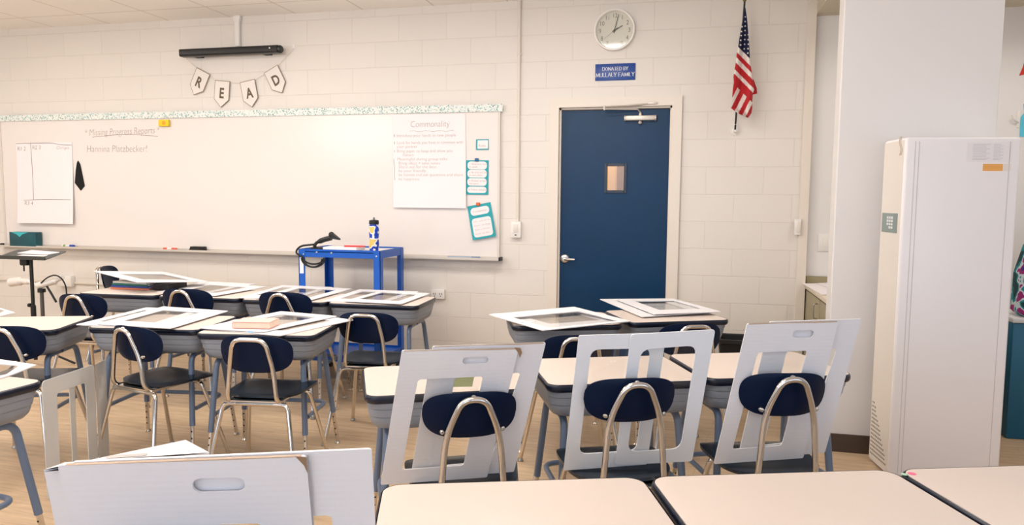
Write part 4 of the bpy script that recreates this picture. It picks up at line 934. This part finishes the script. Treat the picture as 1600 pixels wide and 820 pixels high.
sheet_obj('poster_board', q, .004, M_PAPER, 'white poster board overhanging the alcove counter, the lower sheet', 'poster board', 'sheets on the alcove counter')
q = [at_z(1276, 443, pz+.006), at_z(1296, 450, pz+.006), at_z(1330, 449, pz+.006), at_z(1310, 441.5, pz+.006)]
sheet_obj('poster_board', q, .004, M_PAPER, 'white poster board lying on top of the other sheet on the alcove counter', 'poster board', 'sheets on the alcove counter')
sw = thing('light_switch', 'cream light switch plate in the alcove beside the partition', 'light switch', (.995, WY+.06, 1.015))
MB().b2(-.047, .047, -.008, 0, 0, .128, .003).build('plate', M_WHITE, sw); MB().b2(-.016, .016, -.010, -.005, .03, .098, .002).build('rocker', M_WHITE, sw)
th_ = thing('wall_sensor', 'narrow white box on the wall corner right of the door', 'wall sensor', (.79, WY-.012, 1.135))
MB().b2(-.022, .022, -.03, 0, 0, .115, .004).build('box', M_WHITE, th_); MB().b2(-.004, .020, -.034, -.029, .02, .095, .002).build('cover_plate', M_TRIMP, th_)
# waste bin
wp = Vector((.40, 5.40, 0)); wbn = thing('waste_bin', 'black waste bin by the wall behind the tall cardboard shield', 'waste bin', wp)
m = MB()
def rr3(w_, d_, z, r=.04): return [(x, y, z) for x, y in rrect(w_, d_, r, 5)]
m.loft([rr3(.22, .18, 0), rr3(.30, .25, .40), rr3(.29, .24, .40), rr3(.21, .17, .012)], True, True).build('bucket', M_BLACK, wbn)
m = MB(); m.loft([rr3(.31, .26, .375, .045), rr3(.325, .275, .38, .05), rr3(.325, .275, .405, .05), rr3(.305, .255, .408, .045), rr3(.295, .245, .39, .04)], False, False).build('rim', mat('bin_rim', (24, 24, 26), .4), wbn)

# ------------------------------------------------------------------ air purifier
PR = R(8); pf = Vector((1.023, 3.90, 0)); PW, PD, PH = .525, .258, 1.69
ap = thing('air_purifier', 'tall white air purifier cabinet in front of the partition', 'air purifier', pf, PR)
m = MB(); c_ = .03
sec = [(0, 0), (PW, 0), (PW, PD), (0, PD)]
m.loft([[(x, y, z) for x, y in rrect(PW-2*i, PD-2*i, .012, 4, PW/2, PD/2)] for i, z in ((.004, .012), (0, .02), (0, PH-.012), (.006, PH-.002), (.012, PH))])
m.build('body', mat('purifier_white', (242, 238, 238), .38), ap)
MB().b2(.03, PW-.03, .03, PD-.03, 0, .014).build('plinth', mat('plinth_grey', (90, 88, 86), .6), ap)
MB().b2(.042, .045, -.0012, .004, .03, PH-.02).b2(.060, .063, -.0012, .004, .03, PH-.02).b2(PW-.052, PW-.049, -.0012, .004, .03, PH-.02).build('front_seam', mat('seam_shade', (206, 200, 198), .6), ap)
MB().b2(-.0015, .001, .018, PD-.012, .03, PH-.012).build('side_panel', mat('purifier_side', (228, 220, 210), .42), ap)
def on_side(px, py):  # pixel -> local point on the purifier's left side
    nrm = Vector((-math.cos(PR), -math.sin(PR), 0)); w_ = on_plane(px, py, pf, nrm)-pf
    return Vector((0, w_.x*-math.sin(PR)+w_.y*math.cos(PR), w_.z))
def on_front(px, py):
    nrm = Vector((math.sin(PR), -math.cos(PR), 0)); w_ = on_plane(px, py, pf, nrm)-pf
    return Vector((w_.x*math.cos(PR)+w_.y*math.sin(PR), 0, w_.z))
a_, b_2 = on_side(1372, 332), on_side(1402, 361)
y0, y1 = sorted((a_.y, b_2.y)); z1, z0 = a_.z, b_2.z-.01
y0 = max(y0, .03); y1 = min(y1, PD-.03)
cp = MB().b2(-.004, 0, y0, y1, z0, z1).build('control_panel', mat('control_grey', (132, 146, 142), .4), ap)
kp = MB(); dy, dz_ = (y1-y0)/12, (z1-z0)/10
for r_ in range(4):
    for c2 in range(3 if r_ else 2): kp.b2(-.0055, -.0035, y0+dy*(3.2+c2*1.7), y0+dy*(4.4+c2*1.7), z0+dz_*(2+r_*1.7), z0+dz_*(3.2+r_*1.7))
kp.build('keypad', mat('keypad_white', (224, 226, 226), .5), cp)
ven = MB()
for i in range(14):
    z = .05+i*.021; wmax = (PD-.06)*(1-i/14.5)
    for j in range(int(wmax/.017)+1): ven.b2(-.0026, -.0005, PD-.035-j*.017, PD-.027-j*.017, z, z+.008)
ven.build('intake_grille', mat('grille_dark', (110, 100, 90), .7), ap)
lg = MB(); zc = on_side(1407, 228).z
lg.tube(bend([(-.003, .045+.012*math.sin(k_/8*2*math.pi), zc+.045-.09*k_/8) for k_ in range(9)], .01, 2), .0022, 5); lg.tube(bend([(-.003, .060+.012*math.sin(k_/8*2*math.pi), zc+.045-.09*k_/8) for k_ in range(9)], .01, 2), .0022, 5)
lg.build('wave_emblem', mat('emblem_grey', (200, 188, 174), .6), ap)
a_, b_2 = on_front(1512, 223), on_front(1581, 253)
st = MB().b2(a_.x, min(b_2.x, PW-.015), -.0012, .001, b_2.z, a_.z).build('rating_label', mat('label_white', (240, 234, 236), .5), ap)
lt = MB(); wx = min(b_2.x, PW-.015)-a_.x; hz_ = a_.z-b_2.z
for k_ in range(11):
    zz = a_.z-hz_*(.08+.08*k_); lt.b2(a_.x+wx*.12, a_.x+wx*(.42 if k_ % 3 else .5), -.0018, -.0011, zz-.0016, zz); lt.b2(a_.x+wx*.58, a_.x+wx*(.80 if k_ % 2 else .74), -.0018, -.0011, zz-.0016, zz)
lt.build('fine_print', mat('fine_print_grey', (198, 194, 196), .6), st)
a_, b_2 = on_front(1536, 256), on_front(1566, 267); MB().b2(a_.x, b_2.x, -.0012, .001, b_2.z, a_.z).b2(a_.x+.002, b_2.x-.002, -.0016, .001, (a_.z+b_2.z)/2-.001, (a_.z+b_2.z)/2+.001).build('orange_label', mat('orange_label', (236, 172, 88), .5), ap)
a2_, b2_2 = on_front(1567, 256), on_front(1579, 267); MB().b2(a2_.x, b2_2.x, -.0011, .001, b2_2.z, a2_.z).build('white_label', mat('label_cream', (236, 224, 218), .5), ap)

# right edge of the frame: teal locker, floral bag, hook, red and cyan ornaments
RY = 4.75
e0 = at_y(1583, 600, RY).x
tl_ = thing('storage_locker', 'teal storage locker at the right edge behind the air purifier', 'locker', (e0+.3, RY+.2, 0))
hgt = at_y(1596, 505, RY).z
MB().b2(-.32, .3, -.2, .2, 0, hgt, .008).build('body', mat('teal_locker', (8, 92, 122), .45), tl_)
MB().b2(-.325, .305, -.205, .205, hgt, hgt+.03, .006).build('top', mat('locker_top', (206, 206, 204), .4), tl_)
zb_ = hgt+.031
bag = thing('floral_bag', 'dark teal bag with purple flowers on top of the teal locker', 'bag', (e0+.27, RY+.1, zb_))
fm = bpy.data.materials.new('floral_cloth'); fm.use_nodes = True; nt = fm.node_tree; b_ = nt.nodes['Principled BSDF']; b_.inputs['Roughness'].default_value = .8
tc = nt.nodes.new('ShaderNodeTexCoord'); nz = nt.nodes.new('ShaderNodeTexNoise'); nz.inputs['Scale'].default_value = 9; nt.links.new(tc.outputs['Object'], nz.inputs[0]); rp = nt.nodes.new('ShaderNodeValToRGB'); rp.color_ramp.interpolation = 'CONSTANT'
el = rp.color_ramp.elements; el[0].position = 0; el[0].color = lin((6, 60, 66)); el[1].position = .47; el[1].color = lin((20, 130, 140))
e_ = el.new(.53); e_.color = lin((196, 210, 216)); e_ = el.new(.58); e_.color = lin((150, 30, 110)); e_ = el.new(.66); e_.color = lin((60, 40, 130))
nt.links.new(nz.outputs['Fac'], rp.inputs[0]); nt.links.new(rp.outputs[0], b_.inputs['Base Color'])
m = MB(); m.loft([[(x, y, z) for x, y in rrect(w_, d_, .06, 5)] for z, w_, d_ in ((0, .44, .18), (.03, .5, .22), (.25, .5, .2), (.42, .44, .14), (.46, .3, .08))]).build('pouch', fm, bag)
MB().tube(bend([(-.08, 0, .45), (-.07, 0, .56), (.07, 0, .56), (.08, 0, .45)], .05), .009, 8).build('carry_loop', M_BLACK, bag)
hp_ = at_y(1588, 187, WY+.06)
hk = thing('adhesive_hook', 'white double hook on the far wall above the air purifier', 'hook', hp_)
MB().b2(.002, .022, -.006, 0, -.055, .06, .002).build('pad', M_WHITE, hk); MB().tube(bend([(.01, -.006, -.02), (-.03, -.04, -.005), (-.045, -.045, .03)], .02), .006, 8).build('hook', M_WHITE, hk)
rp2 = at_y(1601, 104, WY+.06)
single('paper_ornament', MB().sheet([[(-.03, -.06), (.06, -.04), (.08, .09), (.0, .06), (-.01, .0)]], lambda a, b: rp2+Vector((a, 0, b)), .004, (0, -1, 0)), mat('red_paper', (206, 52, 36), .7), 'red paper ornament on the wall at the upper right edge', 'ornament', tuple(rp2))
cp2 = at_y(1602, 190, WY+.06)
single('paper_streamer', MB().sheet([[(-.03, -.10), (.05, -.11), (.05, .13), (-.02, .12), (-.01, .06), (-.03, .03)]], lambda a, b: cp2+Vector((a, 0, b)), .004, (0, -1, 0)), mat('cyan_paper', (90, 196, 220), .7), 'cyan paper streamer on the wall at the upper right edge below the red ornament', 'streamer', tuple(cp2))

# ------------------------------------------------------------------ far left: music stand, document camera
SX, SY = -5.05, 4.75
top = at_y(48, 400, SY)
ms = thing('music_stand', 'black music stand with papers on its tilted desk at the left edge', 'music stand', (top.x, SY, 0)); TZ = top.z
MB().tube([(0, 0, .06), (0, 0, TZ-.03)], .014, 12).tube([(0, 0, .1), (0, 0, .5)], .02, 12).build('post', M_BLACK, ms)
for k_ in range(3):
    a_ = R(30+120*k_); MB().tube(bend([(0, 0, .12), (.14*math.cos(a_), .14*math.sin(a_), .09), (.28*math.cos(a_), .28*math.sin(a_), .012)], .05), .009, 8).build('leg', M_BLACK, ms)
MB().lathe([(0, -.012), (.016, -.012), (.016, .012), (0, .012)], (-.03, 0, .5), 12, 'X').build('clamp_knob', M_BLACK, ms)
MB().box((-.05, .0, TZ-.045), (.07, .06, .06), 0, .01).tube([(-.05, -.02, TZ-.07), (-.05, -.02, TZ-.12)], .006, 8).build('tilt_clamp', M_BLACK, ms)
dk = MB(); tl2 = R(14)
def dpos(x, y, z=0): return Vector((x, y*math.cos(tl2)-z*math.sin(tl2), TZ-.012+y*math.sin(tl2)+z*math.cos(tl2)))
dk.sheet([rrect(.50, .22, .02, 4, -.06, .06)], lambda a, b: dpos(a, b), .004, (0, 0, 1)).loft([[dpos(x, y, z) for y, z in ((-.055, 0), (-.045, 0), (-.045, .03), (-.055, .03))] for x in (-.31, .19)])
dk.build('tray', mat('stand_grey', (60, 66, 66), .4), ms)
dp = [(-.28, .02), (.10, .02), (.12, .14), (-.24, .15)]
b0 = Vector((top.x, SY, 0))
single('sheet_music', MB().sheet([[(-.20, -.03), (.09, -.03), (.12, .05), (-.13, .05)]], lambda a, b: b0+dpos(a, b, .0055), .001, (0, 0, 1)), M_PAPER, 'loose white paper at the front of the black music stand', 'papers', tuple(b0+dpos(0, .05, .005)))
single('sheet_music', MB().sheet([[(-.20, .07), (.10, .06), (.16, .12), (-.14, .15)]], lambda a, b: b0+dpos(a, b, .0055), .006, (0, 0, 1)), M_PAPER, 'folded white papers at the back of the black music stand', 'papers', tuple(b0+dpos(0, .10, .005)))
DY = 5.22; dm = at_y(65, 452, DY)
dc2 = thing('desk_lamp', 'white arm lamp on a slim dark post by the wall at the far left', 'lamp', (dm.x, DY, 0)); og = (dm.x, DY, 0)
MB().tube([(0, 0, .02), (0, 0, dm.z-.02)], .016, 12).lathe([(0, 0), (.14, 0), (.14, .012), (.03, .025), (0, .025)], (0, 0, 0), 24).build('post', mat('post_grey', (96, 92, 88), .4, .6), dc2)
MB().lathe([(0, 0), (.032, 0), (.032, .03), (0, .034)], (0, 0, dm.z-.025), 16).build('collar', M_BLACK, dc2)
P = [at_y(x, y, DY)-Vector(og) for x, y in ((60, 446), (72, 443), (84, 440), (99, 433))]
MB().tube(bend(P, .03), [.030]*6+[.026]*8+[.018]*(len(bend(P, .03))-14), 12).build('arm', M_WHITE, dc2)
P = [at_y(x, y, DY+.02)-Vector(og) for x, y in ((58, 446), (46, 440), (32, 439), (17, 441))]
MB().tube(bend(P, .04), [.016]*5+[.026]*6+[.040]*(len(bend(P, .04))-11), 14).build('shade', mat('frosted_shade', (228, 222, 214), .35), dc2)
cbm = MB(); P = [at_y(x, y, DY-.03)-Vector(og) for x, y in ((64, 442), (74, 433), (86, 429), (96, 434), (103, 446), (105, 470))]; cbm.tube(bend(P, .05), .006, 8)
P = [at_y(x, y, DY-.04)-Vector(og) for x, y in ((73, 447), (80, 458), (88, 472))]; cbm.tube(P, .009, 8); cbm.build('cord', M_BLACK, dc2)
